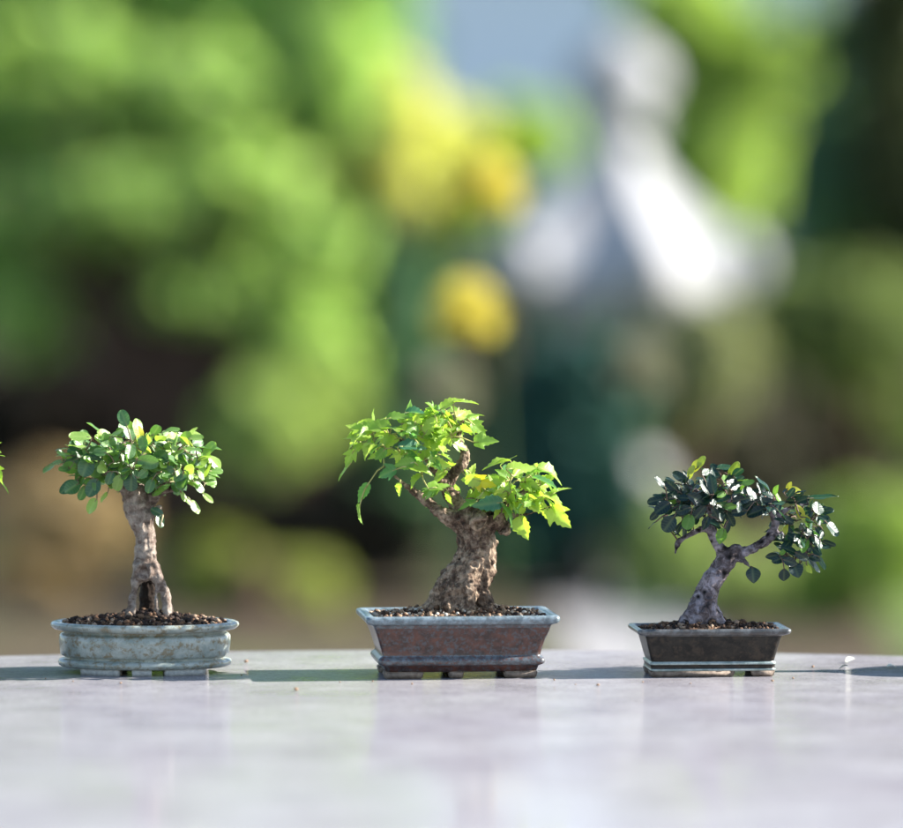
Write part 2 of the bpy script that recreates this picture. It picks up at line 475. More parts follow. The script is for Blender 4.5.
# ------------------------------------------------------------------ trunks, twigs, leaves
def remeshed(name, chains, voxel, disp, seed, parent, mat, smooth_it=4, knots=(), groove=0.0):
    """one continuous bark surface grown round the limb chains: (points with radii) in local metres"""
    bm = bmesh.new()
    for ch in chains:
        rmin = min(r for _, r in ch)
        for p, r in spline(ch, max(rmin * 0.45, voxel * 1.5)):
            bmesh.ops.create_icosphere(bm, subdivisions=2, radius=max(r, voxel * 1.3), matrix=Matrix.Translation(p))
    me = bpy.data.meshes.new(name); bm.to_mesh(me); bm.free()
    tmp = bpy.data.objects.new('tmp', me); COL.objects.link(tmp)
    md = tmp.modifiers.new('r', 'REMESH'); md.mode = 'VOXEL'; md.voxel_size = voxel; md.adaptivity = 0
    sm = tmp.modifiers.new('s', 'SMOOTH'); sm.factor = 0.5; sm.iterations = smooth_it
    dg = bpy.context.evaluated_depsgraph_get(); dg.update()
    out = bpy.data.meshes.new_from_object(tmp.evaluated_get(dg))
    bpy.data.objects.remove(tmp); bpy.data.meshes.remove(me)
    sv = Vector((seed * 3.1, seed * 1.7, seed))
    new = []
    for v in out.vertices:
        p = v.co / S
        d = noise.noise(p * 0.055 + sv) * 1.6 + noise.noise(p * 0.14 + sv * 2) * 1.1 + noise.noise(p * 0.34 + sv) * 0.55
        if groove:   # vertical furrows
            q = Vector((p.x * 0.30, p.y * 0.30, p.z * 0.045))
            d -= groove * max(0.0, noise.noise(q + sv * 1.3)) ** 0.7
        for (kp, kr, kh) in knots:
            dd = (v.co - kp).length / (kr)
            if dd < 1.6: d += kh * (math.exp(-(dd - 0.75) ** 2 * 14) - 0.9 * math.exp(-dd * dd * 5))
        new.append(v.co + v.normal * d * disp * S)
    out.vertices.foreach_set('co', np.array([c[:] for c in new], dtype=np.float32).ravel())
    out.update(); out.name = name
    o_ = link(name, out, mat, parent)
    return o_

def round_leaf():
    st = []
    for k in range(11):
        u = 0.5 - 0.5 * math.cos(math.pi * k / 10)
        w = math.sin(math.pi * k / 10) * (0.93 + 0.12 * (u - 0.5)) if 0 < k < 10 else 0.0
        st.append((u, u, w * 0.5))
    return st
def oval_leaf():
    st = []
    for k in range(11):
        u = 0.5 - 0.5 * math.cos(math.pi * k / 10)
        w = math.sin(math.pi * u ** 0.92) ** 0.8 if 0 < k < 10 else 0.0
        st.append((u, u, w * 0.5))
    return st
def lobed_leaf(v=0):
    if v == 0:
        return [(0, 0, 0), (0.04, 0.0, 0.20), (0.10, 0.08, 0.34), (0.20, 0.24, 0.42), (0.26, 0.34, 0.50), (0.32, 0.48, 0.55), (0.40, 0.42, 0.40),
                (0.48, 0.44, 0.27), (0.58, 0.60, 0.30), (0.66, 0.66, 0.21), (0.76, 0.77, 0.21), (0.84, 0.84, 0.11), (0.92, 0.92, 0.07), (1, 1.0, 0)]
    return [(0, 0, 0), (0.06, 0.03, 0.20), (0.16, 0.16, 0.36), (0.24, 0.27, 0.34), (0.32, 0.36, 0.45), (0.42, 0.44, 0.36), (0.50, 0.54, 0.40),
            (0.60, 0.60, 0.28), (0.68, 0.70, 0.29), (0.78, 0.77, 0.16), (0.86, 0.87, 0.13), (0.93, 0.93, 0.06), (1, 1.0, 0)]

class Leaves:
    def __init__(self): self.V, self.F, self.T, self.UV = [], [], [], []
    def add(self, base, axis, nrm, L, W, tint, shape, fold=0.18, droop=0.12, twist=0.0):
        a = axis.normalized(); n = (nrm - a * nrm.dot(a))
        if n.length < 1e-5: n = a.orthogonal()
        n.normalize(); s = a.cross(n)
        cols = (-1, -0.55, 0, 0.55, 1)
        b0 = len(self.V)
        for (mu, eu, ev) in shape:
            for c in cols:
                ac = abs(c)
                u = mu + (eu - mu) * ac
                z = fold * ac * ev * (W / L) * 2 * (1 - 0.35 * ac) - droop * u * u + 0.03 * math.sin(u * 9 + c * 3 + tint * 20) * ac
                tw = twist * u
                v = c * ev * W
                vv = v * math.cos(tw); zz = z * L + v * math.sin(tw)
                self.V.append(base + a * (u * L) + s * vv + n * zz)
                self.UV.append((u, 0.5 + c * ev * 0.5)); self.T.append(tint)
        m = len(cols)
        for i in range(len(shape) - 1):
            for c in range(m - 1):
                q = b0 + i * m + c
                self.F.append((q, q + 1, q + m + 1, q + m))
    def build(self, name, mat, parent):
        me = mesh(name, self.V, self.F)
        at_ = me.attributes.new('tint', 'FLOAT', 'POINT'); at_.data.foreach_set('value', np.array(self.T, dtype=np.float32))
        uvl = me.uv_layers.new(name='UVMap')
        idx = np.empty(len(me.loops), dtype=np.int32); me.loops.foreach_get('vertex_index', idx)
        uvl.data.foreach_set('uv', np.array(self.UV, dtype=np.float32)[idx].ravel())
        return link(name, me, mat, parent)

HALF = (SUN + Vector((0, -1, 0.1)).normalized()).normalized()
def leaf_frame(ang, mode, jit=0.15):
    a = math.radians(ang)
    ax = Vector((math.cos(a), random.uniform(-0.3, 0.3), math.sin(a)))
    perp = Vector((-math.sin(a), 0, math.cos(a)))
    if perp.z < 0: perp = -perp
    j = Vector((random.gauss(0, jit), random.gauss(0, jit), random.gauss(0, jit)))
    if mode == 'f': n = Vector((0.05, -1, 0.25)) + j            # faces the camera
    elif mode == 'e': n = perp + Vector((0, -0.10, 0)) + j * 0.3   # seen edge on
    elif mode == 'u': n = perp * 0.8 + Vector((0, -0.5, 0)) + j    # lies flat, a little tipped forward
    elif mode == 'g': n = HALF * 1.0 + j * 0.35                    # mirrors the sun
    elif mode == 'b': n = Vector((-0.55, -0.75, 0.1)) + j          # sun behind it
    if mode == 'g': ax = ax - HALF * ax.dot(HALF)
    return ax, n

def grow(root, py0, skeleton, manual, fills, shapes, L0, wr, leafmat, twigmat, depth_r, tint_fn, pads, seed, fold=0.18, droop=(0.02, 0.2), glint=0.15, mscale=1.0):
    """leaves, and the twigs that join every leaf to the nearest wood. skeleton: world points of the boughs"""
    random.seed(seed)
    org = root.location
    items = []
    for (cx, cy, L, ang, mode, tint, *rest) in manual:
        d = rest[0] if rest else random.uniform(-depth_r, depth_r * 0.4)
        ax, n = leaf_frame(ang, mode); L = L * mscale
        w = (rest[1] if len(rest) > 1 else wr) * L
        c = at(cx, cy, org.y + d * S) - org
        items.append((c - ax.normalized() * (L * S * 0.5), ax, n, L * S, w * S, tint, mode == 'g'))
    for (cx, cy, rx, ry, rd, cnt, bias) in fills:
        cen = at(cx, cy, org.y) - org
        for _ in range(cnt):
            while True:
                q = Vector((random.uniform(-1, 1), random.uniform(-1, 1), random.uniform(-1, 1)))
                if 0.15 < q.length < 1: break
            p = cen + Vector((q.x * rx, q.y * rd, q.z * ry)) * S
            out = Vector((q.x, q.y, q.z * 0.35 + random.gauss(0, 0.35)))
            ax = (out.normalized() + Vector((random.gauss(0, .5), random.gauss(0, .5), random.gauss(bias, .3)))).normalized()
            n = Vector((random.gauss(0.2, 0.5), random.gauss(-0.35, 0.5), 0.8 + random.gauss(0, 0.3)))
            if random.random() < glint:
                n = (HALF + Vector((random.gauss(0, .12), random.gauss(0, .12), random.gauss(0, .12)))).normalized()
                ax = ax - n * ax.dot(n)
            L = L0 * random.uniform(0.65, 1.15)
            items.append((p, ax, n, L * S, L * wr * random.uniform(0.85, 1.1) * S, tint_fn(q), False))
    # twigs: join each leaf base to the nearest wood or an already joined leaf base
    nodes = [p for p in skeleton]
    order = sorted(items, key=lambda it: min((it[0] - s_).length for s_ in skeleton))
    V, F = [], []
    for it in order:
        b = it[0]
        q = min(nodes, key=lambda s_: (s_ - b).length)
        if (q - b).length > 1e-6:
            mid = (q + b) * 0.5 + Vector((0, 0, (q - b).length * 0.10)) - it[1] * (q - b).length * 0.08
            r0 = 1.0 if (q - b).length > 12 * S else 0.75
            tube(V, F, [q, mid, b, b + it[1].normalized() * it[3] * 0.2], [r0 * S, r0 * 0.8 * S, 0.6 * S, 0.35 * S], 5)
        nodes.append(b)
    link('twigs', mesh('twigs', V, F), twigmat, root)
    sets = [Leaves() for _ in pads]
    for it in items:
        k = min(range(len(pads)), key=lambda i: (at(pads[i][0], pads[i][1], org.y) - org - it[0]).length)
        sets[k].add(it[0], it[1], it[2], it[3], it[4], it[5], random.choice(shapes), *((0.05, 0.03, 0.05) if it[6] else (fold * random.uniform(0.3, 1.5), random.uniform(*droop), random.gauss(0, 0.25))))
    for s_ in sets:
        s_.build('foliage', leafmat, root)

def chain(org, nodes):
    """(px, py, depth px, radius px) -> local points with radii"""
    return [(at(x, y, org.y + d * S) - org, r * S) for (x, y, d, r) in nodes]

def pot_place(px, row, front):
    p = on_level(px, row, T)
    return Vector((at(px, row, p.y + front * S).x, p.y + front * S, T))

def foot_rect(hw, hd, segs):
    out = []
    for (x0, x1) in segs:
        for sy in (-1, 1):
            y0, y1 = (-hd, -hd + 22) if sy < 0 else (hd - 22, hd)
            out.append(bevel_box(x0 * S, x1 * S, y0 * S, y1 * S, 0, 7.0 * S, 1.6 * S, 1.0 * S))
    return out

# ============ bonsai with rounded leaves in the oval pot
org1 = pot_place(145, 677, 54)
b1 = empty('bonsai', org1)
tag(b1, 'bonsai with rounded mid green leaves and hollow trunk in the blue grey oval pot', 'bonsai', 'bonsai lined up on the stone table')
R = 0
prof1 = [(5.5, 78, 48, 0), (6.5, 84, 53, 0)] + [(8, 86.5, 55.5, 0), (11, 87, 56, 0), (13, 86, 55, 0), (14.0, 84, 53.5, 0), (14.6, 80, 49.5, 0), (16.4, 80, 49.5, 0), (17.4, 83.5, 53, 0), (19, 84.6, 54, 0), (24, 85.2, 54.5, 0), (31, 85.8, 55, 0), (37, 85.6, 55, 0), (39.2, 84, 53.5, 0), (40, 79, 49, 0), (42.4, 79, 49, 0), (42.8, 86, 56, 0), (44, 91, 60.5, 0), (46, 93.5, 62.5, 0), (48, 94.3, 63.2, 0), (50, 93.6, 62.8, 0), (51.3, 91, 60.5, 0)]
in1 = [(51.2, 87, 57, 0), (50, 85, 55.3, 0), (46, 83.5, 54, 0), (36, 80, 50, 0)]
def arc_foot(hw, hd, a0, a1, wid, h):
    V, F = [], []
    n = 12
    for z, t in ((0, 1.2), (h, 0.0)):
        for k in range(n + 1):
            a = a0 + (a1 - a0) * k / n
            for w in (t, wid - t):
                V.append(Vector(((hw - w) * math.cos(a) * S, (hd - w) * math.sin(a) * S, z * S)))
    m = 2 * (n + 1)
    for k in range(n):
        a = 2 * k
        F += [(a, a + 1, a + 3, a + 2), (m + a, m + a + 2, m + a + 3, m + a + 1), (a, a + 2, m + a + 2, m + a), (a + 1, m + a + 1, m + a + 3, a + 3)]
    F += [(0, m, m + 1, 1), (2 * n, 2 * n + 1, m + 2 * n + 1, m + 2 * n)]
    return mesh('foot', V, F)
feet1 = [arc_foot(81, 51.5, math.radians(c - w), math.radians(c + w), 12, 6.2) for c, w in ((236, 17), (304, 17), (124, 17), (56, 17), (270, 7))]
build_pot(b1, prof1, in1, None, [MAT['glaze_blue']], feet1, MAT['clay_pale'])
link('soil', soil_mesh(82, 52, 48.5, 6.5, 1300, True, (0.7, 3.3), heap=[(4, 0, 34, 4)]), MAT['soil_dark'], b1)
o = org1
ch1 = [
    chain(o, [(146, 571, 0, 13), (145.5, 553, 0, 11), (145, 536, 0, 11), (140.5, 519, 0, 13.5), (137, 505, 0, 14.5), (134, 494, 0, 12)]),
    chain(o, [(142, 568, -2, 11), (134, 588, -5, 4.2), (131, 606, -7, 4.4), (126, 619, -9, 5.0), (114, 625, -11, 2.5)]),
    chain(o, [(150, 568, -2, 11), (162, 586, -5, 6.0), (167, 603, -7, 4.8), (169, 619, -8, 5.4), (180, 626, -9, 3)]),
    chain(o, [(139, 577, -8, 4), (134, 591, -9, 2.0), (135.5, 602, -10, 1.6), (132, 619, -11, 2.6)]),
    chain(o, [(158, 580, -6, 4), (156, 597, -9, 1.7), (158, 620, -11, 1.9)]),
    chain(o, [(146, 564, 5, 9), (148, 582, 22, 8), (149, 622, 26, 13)]),
    chain(o, [(132, 500, -2, 8), (122, 484, -6, 5.0), (104, 470, -8, 3.4), (88, 462, -8, 2.0)]),
    chain(o, [(138, 500, 3, 9), (138, 482, 5, 5), (131, 462, 4, 3.2), (124, 444, 0, 2.0)]),
    chain(o, [(144, 508, 0, 9), (156, 495, -6, 4.6), (176, 486, -8, 3.2), (194, 474, -6, 2.0)]),
    chain(o, [(140, 500, 8, 7), (152, 478, 14, 4), (170, 458, 14, 2.6), (182, 446, 10, 1.8)]),
    chain(o, [(148, 520, -4, 7), (154, 513, -8, 4.2), (159, 508, -9, 3.6)]),
]
trunk1 = remeshed('trunk', ch1, 0.00055, 1.05, 3, b1, MAT['bark1'], 4, knots=[(at(143.5, 572, o.y - 12 * S) - o, 9 * S, 3.4)], groove=1.3)
MAT['hollow_shade'] = simple_mat('shaded_rotten_wood', (0.006, 0.004, 0.003), (0.03, 0.018, 0.012), 500.0, 0.95, 0.5, 0.0006)  # rotten wood coloured near black to carry the shade inside the hollow
trunk1.data.materials.append(MAT['hollow_shade'])
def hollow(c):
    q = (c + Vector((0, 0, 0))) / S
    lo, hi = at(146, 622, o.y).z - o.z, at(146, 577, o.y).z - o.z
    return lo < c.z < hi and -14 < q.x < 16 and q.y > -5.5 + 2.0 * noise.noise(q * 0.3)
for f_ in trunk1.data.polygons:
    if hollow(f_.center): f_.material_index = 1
sk1 = [p for c in ch1[6:] for p, r in spline(c, 4 * S)][2:]
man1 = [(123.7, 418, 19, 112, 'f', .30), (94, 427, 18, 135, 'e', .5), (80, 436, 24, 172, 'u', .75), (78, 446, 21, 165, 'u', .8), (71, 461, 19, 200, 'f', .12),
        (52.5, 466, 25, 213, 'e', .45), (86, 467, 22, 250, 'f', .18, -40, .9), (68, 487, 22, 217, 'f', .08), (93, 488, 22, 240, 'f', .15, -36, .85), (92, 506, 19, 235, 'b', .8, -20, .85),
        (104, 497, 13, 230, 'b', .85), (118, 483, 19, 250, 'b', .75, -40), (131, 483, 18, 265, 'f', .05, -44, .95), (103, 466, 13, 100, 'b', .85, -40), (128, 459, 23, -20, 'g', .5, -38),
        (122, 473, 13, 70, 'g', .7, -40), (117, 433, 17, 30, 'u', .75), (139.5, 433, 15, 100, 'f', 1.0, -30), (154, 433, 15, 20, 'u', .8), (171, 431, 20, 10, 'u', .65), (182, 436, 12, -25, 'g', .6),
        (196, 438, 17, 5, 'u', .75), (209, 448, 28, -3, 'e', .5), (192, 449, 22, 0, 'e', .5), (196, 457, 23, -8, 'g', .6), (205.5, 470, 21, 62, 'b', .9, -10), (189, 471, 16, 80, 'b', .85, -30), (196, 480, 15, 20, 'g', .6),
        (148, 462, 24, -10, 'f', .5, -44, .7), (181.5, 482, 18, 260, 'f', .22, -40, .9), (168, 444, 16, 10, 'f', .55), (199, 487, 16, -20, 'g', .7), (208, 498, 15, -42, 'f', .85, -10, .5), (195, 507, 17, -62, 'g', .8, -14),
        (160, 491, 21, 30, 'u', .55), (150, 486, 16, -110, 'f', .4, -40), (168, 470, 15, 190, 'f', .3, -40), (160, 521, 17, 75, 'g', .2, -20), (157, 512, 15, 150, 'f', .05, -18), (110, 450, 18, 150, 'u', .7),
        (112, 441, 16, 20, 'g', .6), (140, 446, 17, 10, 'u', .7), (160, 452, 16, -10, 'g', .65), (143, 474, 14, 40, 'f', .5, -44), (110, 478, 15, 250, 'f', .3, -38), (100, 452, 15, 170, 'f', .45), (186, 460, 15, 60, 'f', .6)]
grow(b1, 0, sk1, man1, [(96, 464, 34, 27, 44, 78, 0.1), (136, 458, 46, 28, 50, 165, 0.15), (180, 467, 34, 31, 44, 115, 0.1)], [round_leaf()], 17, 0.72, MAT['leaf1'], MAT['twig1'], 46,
     lambda q: min(0.90, max(0.02, 0.56 + 0.25 * q.x + 0.15 * q.z + random.gauss(0, 0.2))), [(95, 462), (136, 455), (182, 462)], 21, 0.15, (0.0, 0.16), 0.24, 0.93)  # leaf tint lightened toward the sunward right and top of each clump

# ============ lobed pale leaves, thick twisted trunk, red brown rectangular pot
org2 = pot_place(457, 679, 46)
b2 = empty('bonsai', org2, math.radians(0))
tag(b2, 'bonsai with light yellow green lobed leaves and thick twisted trunk in the red brown pot', 'bonsai', 'bonsai lined up on the stone table')
def turn(root, rz): # the pot sits a little turned
    for c in root.children:
        if c.name.split('.')[0] in ('pot', 'soil'): c.rotation_euler.z = rz
prof2 = [(6.5, 72, 40, 2), (7.5, 75, 43, 2), (12.5, 77, 45, 2), (13.5, 79, 47, 3), (15, 82, 49.5, 3), (18, 83, 50, 3), (20.5, 82, 49, 3), (22, 79.5, 46.5, 3), (23.5, 78.5, 46, 2), (30, 80, 47.5, 2), (38, 82.5, 50, 2), (46, 85.5, 53, 2), (51, 87.5, 54.5, 3), (53.5, 88.5, 55, 3), (54.5, 91, 57, 1), (55.5, 94, 59, 1), (57.5, 96, 60.5, 1), (60.5, 96.4, 60.8, 1), (62.3, 95.5, 60, 1), (63, 93.5, 58, 1)]
in2 = [(62.8, 88.5, 53.5, 1), (61.5, 86.5, 51.8, 1), (55, 84.5, 50, 1), (44, 80, 46, 2)]
feet2 = foot_rect(75, 43, [(-77, -37), (-13, 3), (42, 76)])
build_pot(b2, prof2, in2, 5, [MAT['glaze_blue'], MAT['glaze_rim'], MAT['glaze_red'], MAT['glaze_edge']], feet2, MAT['clay'])
link('soil', soil_mesh(84, 50, 58.5, 6, 1200, False, (0.7, 3.1), heap=[(8, 0, 40, 5)]), MAT['soil'], b2)
turn(b2, math.radians(6))
o = org2
ch2 = [
    chain(o, [(456, 616, 0, 30), (457, 599, 0, 26), (462, 584, 0, 25), (472, 568, 0, 23.5), (477, 553, 0, 19.5), (477, 537, 0, 19.5), (474, 523, 0, 20.5), (470, 512, 0, 15)]),
    chain(o, [(450, 585, -6, 15), (438, 600, -8, 10), (428, 612, -8, 7.5), (416, 620, -8, 4)]),
    chain(o, [(486, 572, -4, 10), (481, 590, -12, 8), (488, 606, -15, 7.5), (499, 619, -16, 4.5)]),
    chain(o, [(470, 585, -16, 12), (468, 602, -24, 8), (470, 620, -28, 6)]),
    chain(o, [(452, 590, -16, 12), (448, 608, -24, 7), (446, 622, -28, 5)]),
    chain(o, [(476, 590, 8, 12), (486, 606, 10, 10), (498, 620, 10, 5)]),
    chain(o, [(458, 520, -2, 12), (444, 514, -4, 7.4), (431, 504, -6, 5.4), (421, 495, -6, 4.2), (410, 488, -7, 3), (396, 478, -8, 2.2), (384, 466, -8, 1.7)]),
    chain(o, [(466, 518, 4, 13), (454, 500, 6, 9), (447, 488, 6, 7), (454, 474, 5, 6.2), (463, 463, 3, 6.8), (464, 452, 2, 5), (459, 438, 2, 3.2), (462, 422, 2, 2.2), (458, 410, 0, 1.6)]),
    chain(o, [(448, 488, 4, 5), (436, 470, -6, 3.2), (420, 452, -12, 2.2), (402, 440, -14, 1.6)]),
    chain(o, [(488, 522, -6, 11), (499, 518, -12, 7.5), (504, 508, -13, 5), (512, 500, -14, 3.2), (524, 492, -14, 2.2), (538, 488, -14, 1.6)]),
    chain(o, [(494, 522, 0, 10), (503, 526, -6, 6.5), (507, 532, -8, 3.5)]),
    chain(o, [(498, 518, -8, 5), (512, 516, -12, 2.6), (528, 514, -14, 2.0), (546, 508, -14, 1.5)]),
    chain(o, [(474, 520, -16, 8), (478, 516, -22, 6)]),
]
remeshed('trunk', ch2, 0.00055, 1.75, 9, b2, MAT['bark2'], 3,
         knots=[(at(480, 523, o.y - 24 * S) - o, 9 * S, 3.0), (at(503, 527, o.y - 10 * S) - o, 6 * S, 2.2), (at(459, 517, o.y - 16 * S) - o, 6 * S, 2.2), (at(474, 565, o.y - 20 * S) - o, 6 * S, 1.6)], groove=1.3)
sk2 = [p for c in ch2[6:12] for p, r in spline(c, 5 * S)][6:]
man2 = [(374, 429, 38, 186, 'u', .55, -30, .7), (354, 440, 26, 225, 'u', .7, -20), (349, 459, 22, 240, 'f', .62, -10), (344, 472, 24, 232, 'e', .5, -10), (363, 493, 26, 240, 'f', .3, -16, .6), (359, 514, 24, 263, 'e', .5, -16),
        (386, 473, 26, 200, 'f', .15, -36), (398, 490, 18, 255, 'b', .7, -20), (413, 446, 34, 2, 'u', .02, -40, .6), (387, 441, 28, 190, 'u', .85), (398, 416, 28, 15, 'u', .45), (417, 412, 28, 5, 'u', .05),
        (431, 424, 28, 60, 'b', .9), (421, 468, 30, -5, 'u', .6, -36), (404, 464, 24, 190, 'f', .45, -36), (440, 464, 24, -20, 'b', .88, -30), (441, 485, 30, 18, 'u', .5, -34), (430, 492, 22, 205, 'u', .4, -34),
        (452, 403, 30, 30, 'u', .9), (466, 401, 28, 5, 'e', .8), (469, 418, 34, -8, 'u', .92), (486, 441, 28, 8, 'b', .5), (461, 446, 24, -10, 'g', .6, -30), (476, 430, 22, -30, 'b', .8), (440, 440, 26, 200, 'b', .9, -20), (425, 438, 26, 170, 'b', .8, -10),
        (496, 463, 34, 188, 'e', .7, -16, .8), (522, 467, 38, 8, 'u', .75), (508, 460, 22, 35, 'e', .7), (552, 472, 36, -18, 'u', .65), (546, 481, 32, -12, 'e', .2), (485, 483, 28, -20, 'b', 1.0, -30), (470, 480, 26, 175, 'b', .9, -30),
        (512, 498, 30, -80, 'b', .8, -32), (531, 486, 26, -20, 'f', .8, -20), (533, 505, 26, -60, 'b', .9, -24), (555, 499, 28, -12, 'e', .85), (561, 518, 34, -48, 'b', .85, -10, .85), (523, 528, 28, -80, 'b', .75, -20, 1.0),
        (510, 511, 32, -42, 'e', .3, -38), (487, 504, 38, 185, 'f', .03, -44, .6), (467, 505, 24, 200, 'u', .35, -40), (498, 492, 26, 170, 'u', .85, -30), (545, 512, 24, -70, 'b', .85), (538, 470, 26, 25, 'e', .4), (498, 497, 22, 220, 'b', .95, -36),
        (366, 452, 22, 250, 'b', .75), (380, 455, 20, 230, 'f', .35, -30), (445, 416, 22, 150, 'b', .85), (408, 428, 24, 175, 'b', .8), (392, 428, 26, 170, 'e', .5), (415, 480, 20, 220, 'u', .6, -30), (452, 428, 24, 80, 'b', .9)]
grow(b2, 0, sk2, man2, [(398, 437, 46, 22, 44, 72, -0.3), (448, 423, 26, 16, 36, 44, -0.2), (425, 457, 24, 12, 40, 12, -0.2), (518, 490, 38, 19, 40, 66, -0.3), (480, 488, 18, 10, 36, 10, -0.2), (452, 478, 26, 16, 34, 20, -0.1), (500, 503, 20, 12, 36, 14, -0.2)], [lobed_leaf(1), lobed_leaf(0), lobed_leaf(1)], 19, 0.74, MAT['leaf2'], MAT['twig2'], 44,
     lambda q: min(0.92, max(0.05, 0.64 + random.gauss(0, 0.2))), [(400, 445), (455, 425), (520, 490)], 33, 0.30, (0.05, 0.42), 0.12, 0.88)

# ============ dark glossy leaves, leaning trunk, small dark pot
org3 = pot_place(709, 677.5, 34)
b3 = empty('bonsai', org3)
tag(b3, 'small bonsai with dark glossy leaves on a leaning pitted trunk in the dark pot', 'bonsai', 'bonsai lined up on the stone table')
prof3 = [(5.5, 58, 28, 2), (6.2, 62, 31.5, 2), (7.6, 63, 32.5, 2), (8.4, 62, 31.5, 0), (12, 62, 31.5, 0), (12.6, 63, 32.6, 2), (14.6, 63, 32.6, 2), (15.4, 61, 30.5, 0), (16.5, 61.5, 31, 0), (22, 63, 32.5, 0), (30, 65, 34, 0), (37, 67, 35.5, 0), (40, 68, 36, 0), (41, 68, 36, 1), (41.8, 71, 38, 1), (43, 75, 40, 1), (45, 76.8, 41, 1), (47, 76.8, 41, 1), (48.3, 75.5, 40, 1)]
in3 = [(48.3, 72, 37, 1), (47, 70, 35.5, 1), (44, 68.5, 34, 1), (36, 65, 32, 0)]
feet3 = foot_rect(61, 31, [(-63, 22), (38, 62)])
build_pot(b3, prof3, in3, 5, [MAT['glaze_dark'], MAT['glaze_dark_rim'], MAT['glaze_pale']], feet3, MAT['clay'])
link('soil', soil_mesh(68, 34, 45.5, 5, 700, False, (0.7, 2.9), heap=[(-8, 0, 30, 4)]), MAT['soil_dark'], b3)
turn(b3, math.radians(5))
o = org3
ch3 = [
    chain(o, [(700, 628, 0, 20), (701, 615, 0, 16.5), (704, 602, 0, 14), (710, 586, 0, 11.6), (720, 570, 0, 10.4), (729, 558, 0, 9.6), (735, 551, 0, 8)]),
    chain(o, [(697, 608, -4, 10), (685, 622, -6, 7), (668, 631, -7, 3.5)]),
    chain(o, [(708, 606, -6, 9), (718, 621, -8, 7), (734, 632, -8, 3.5)]),
    chain(o, [(702, 612, -10, 8), (702, 630, -14, 6)]),
    chain(o, [(727, 556, 0, 8), (719, 546, 0, 5.6), (711, 533, -1, 5.6), (703, 529, -3, 4.4), (690, 534, -6, 3.0), (679, 542, -8, 2.5), (675, 552, -8, 1.9)]),
    chain(o, [(713, 536, 0, 5.5), (713, 520, 2, 5), (708, 505, 2, 3.2), (698, 492, 0, 2.2), (684, 486, -2, 1.6)]),
    chain(o, [(714, 524, 0, 4), (724, 508, 4, 2.6), (734, 494, 4, 1.8)]),
    chain(o, [(734, 554, 0, 8), (747, 551, 0, 5.2), (760, 545, 0, 5.0), (770, 536, 0, 5.0), (775, 525, 0, 4.8), (774, 513, 0, 4), (770, 502, 0, 2.4), (764, 492, 0, 1.6)]),
    chain(o, [(775, 522, 0, 4), (785, 510, -2, 2.6), (797, 506, -3, 2), (812, 504, -3, 1.4)]),
    chain(o, [(773, 532, 0, 4), (786, 536, -4, 2.6), (800, 546, -6, 1.8), (806, 556, -6, 1.4)]),
    chain(o, [(740, 558, -4, 5), (747, 564, -8, 2.4), (752, 570, -10, 1.5)]),
]
remeshed('trunk', ch3, 0.0005, 1.1, 15, b3, MAT['bark3'], 3, knots=[(at(708, 596, o.y - 12 * S) - o, 5 * S, 1.8), (at(718, 574, o.y - 11 * S) - o, 4 * S, 1.8), (at(701, 610, o.y - 15 * S) - o, 5 * S, 1.8)], groove=1.2)
sk3 = [p for c in ch3[4:] for p, r in spline(c, 4 * S)][6:]
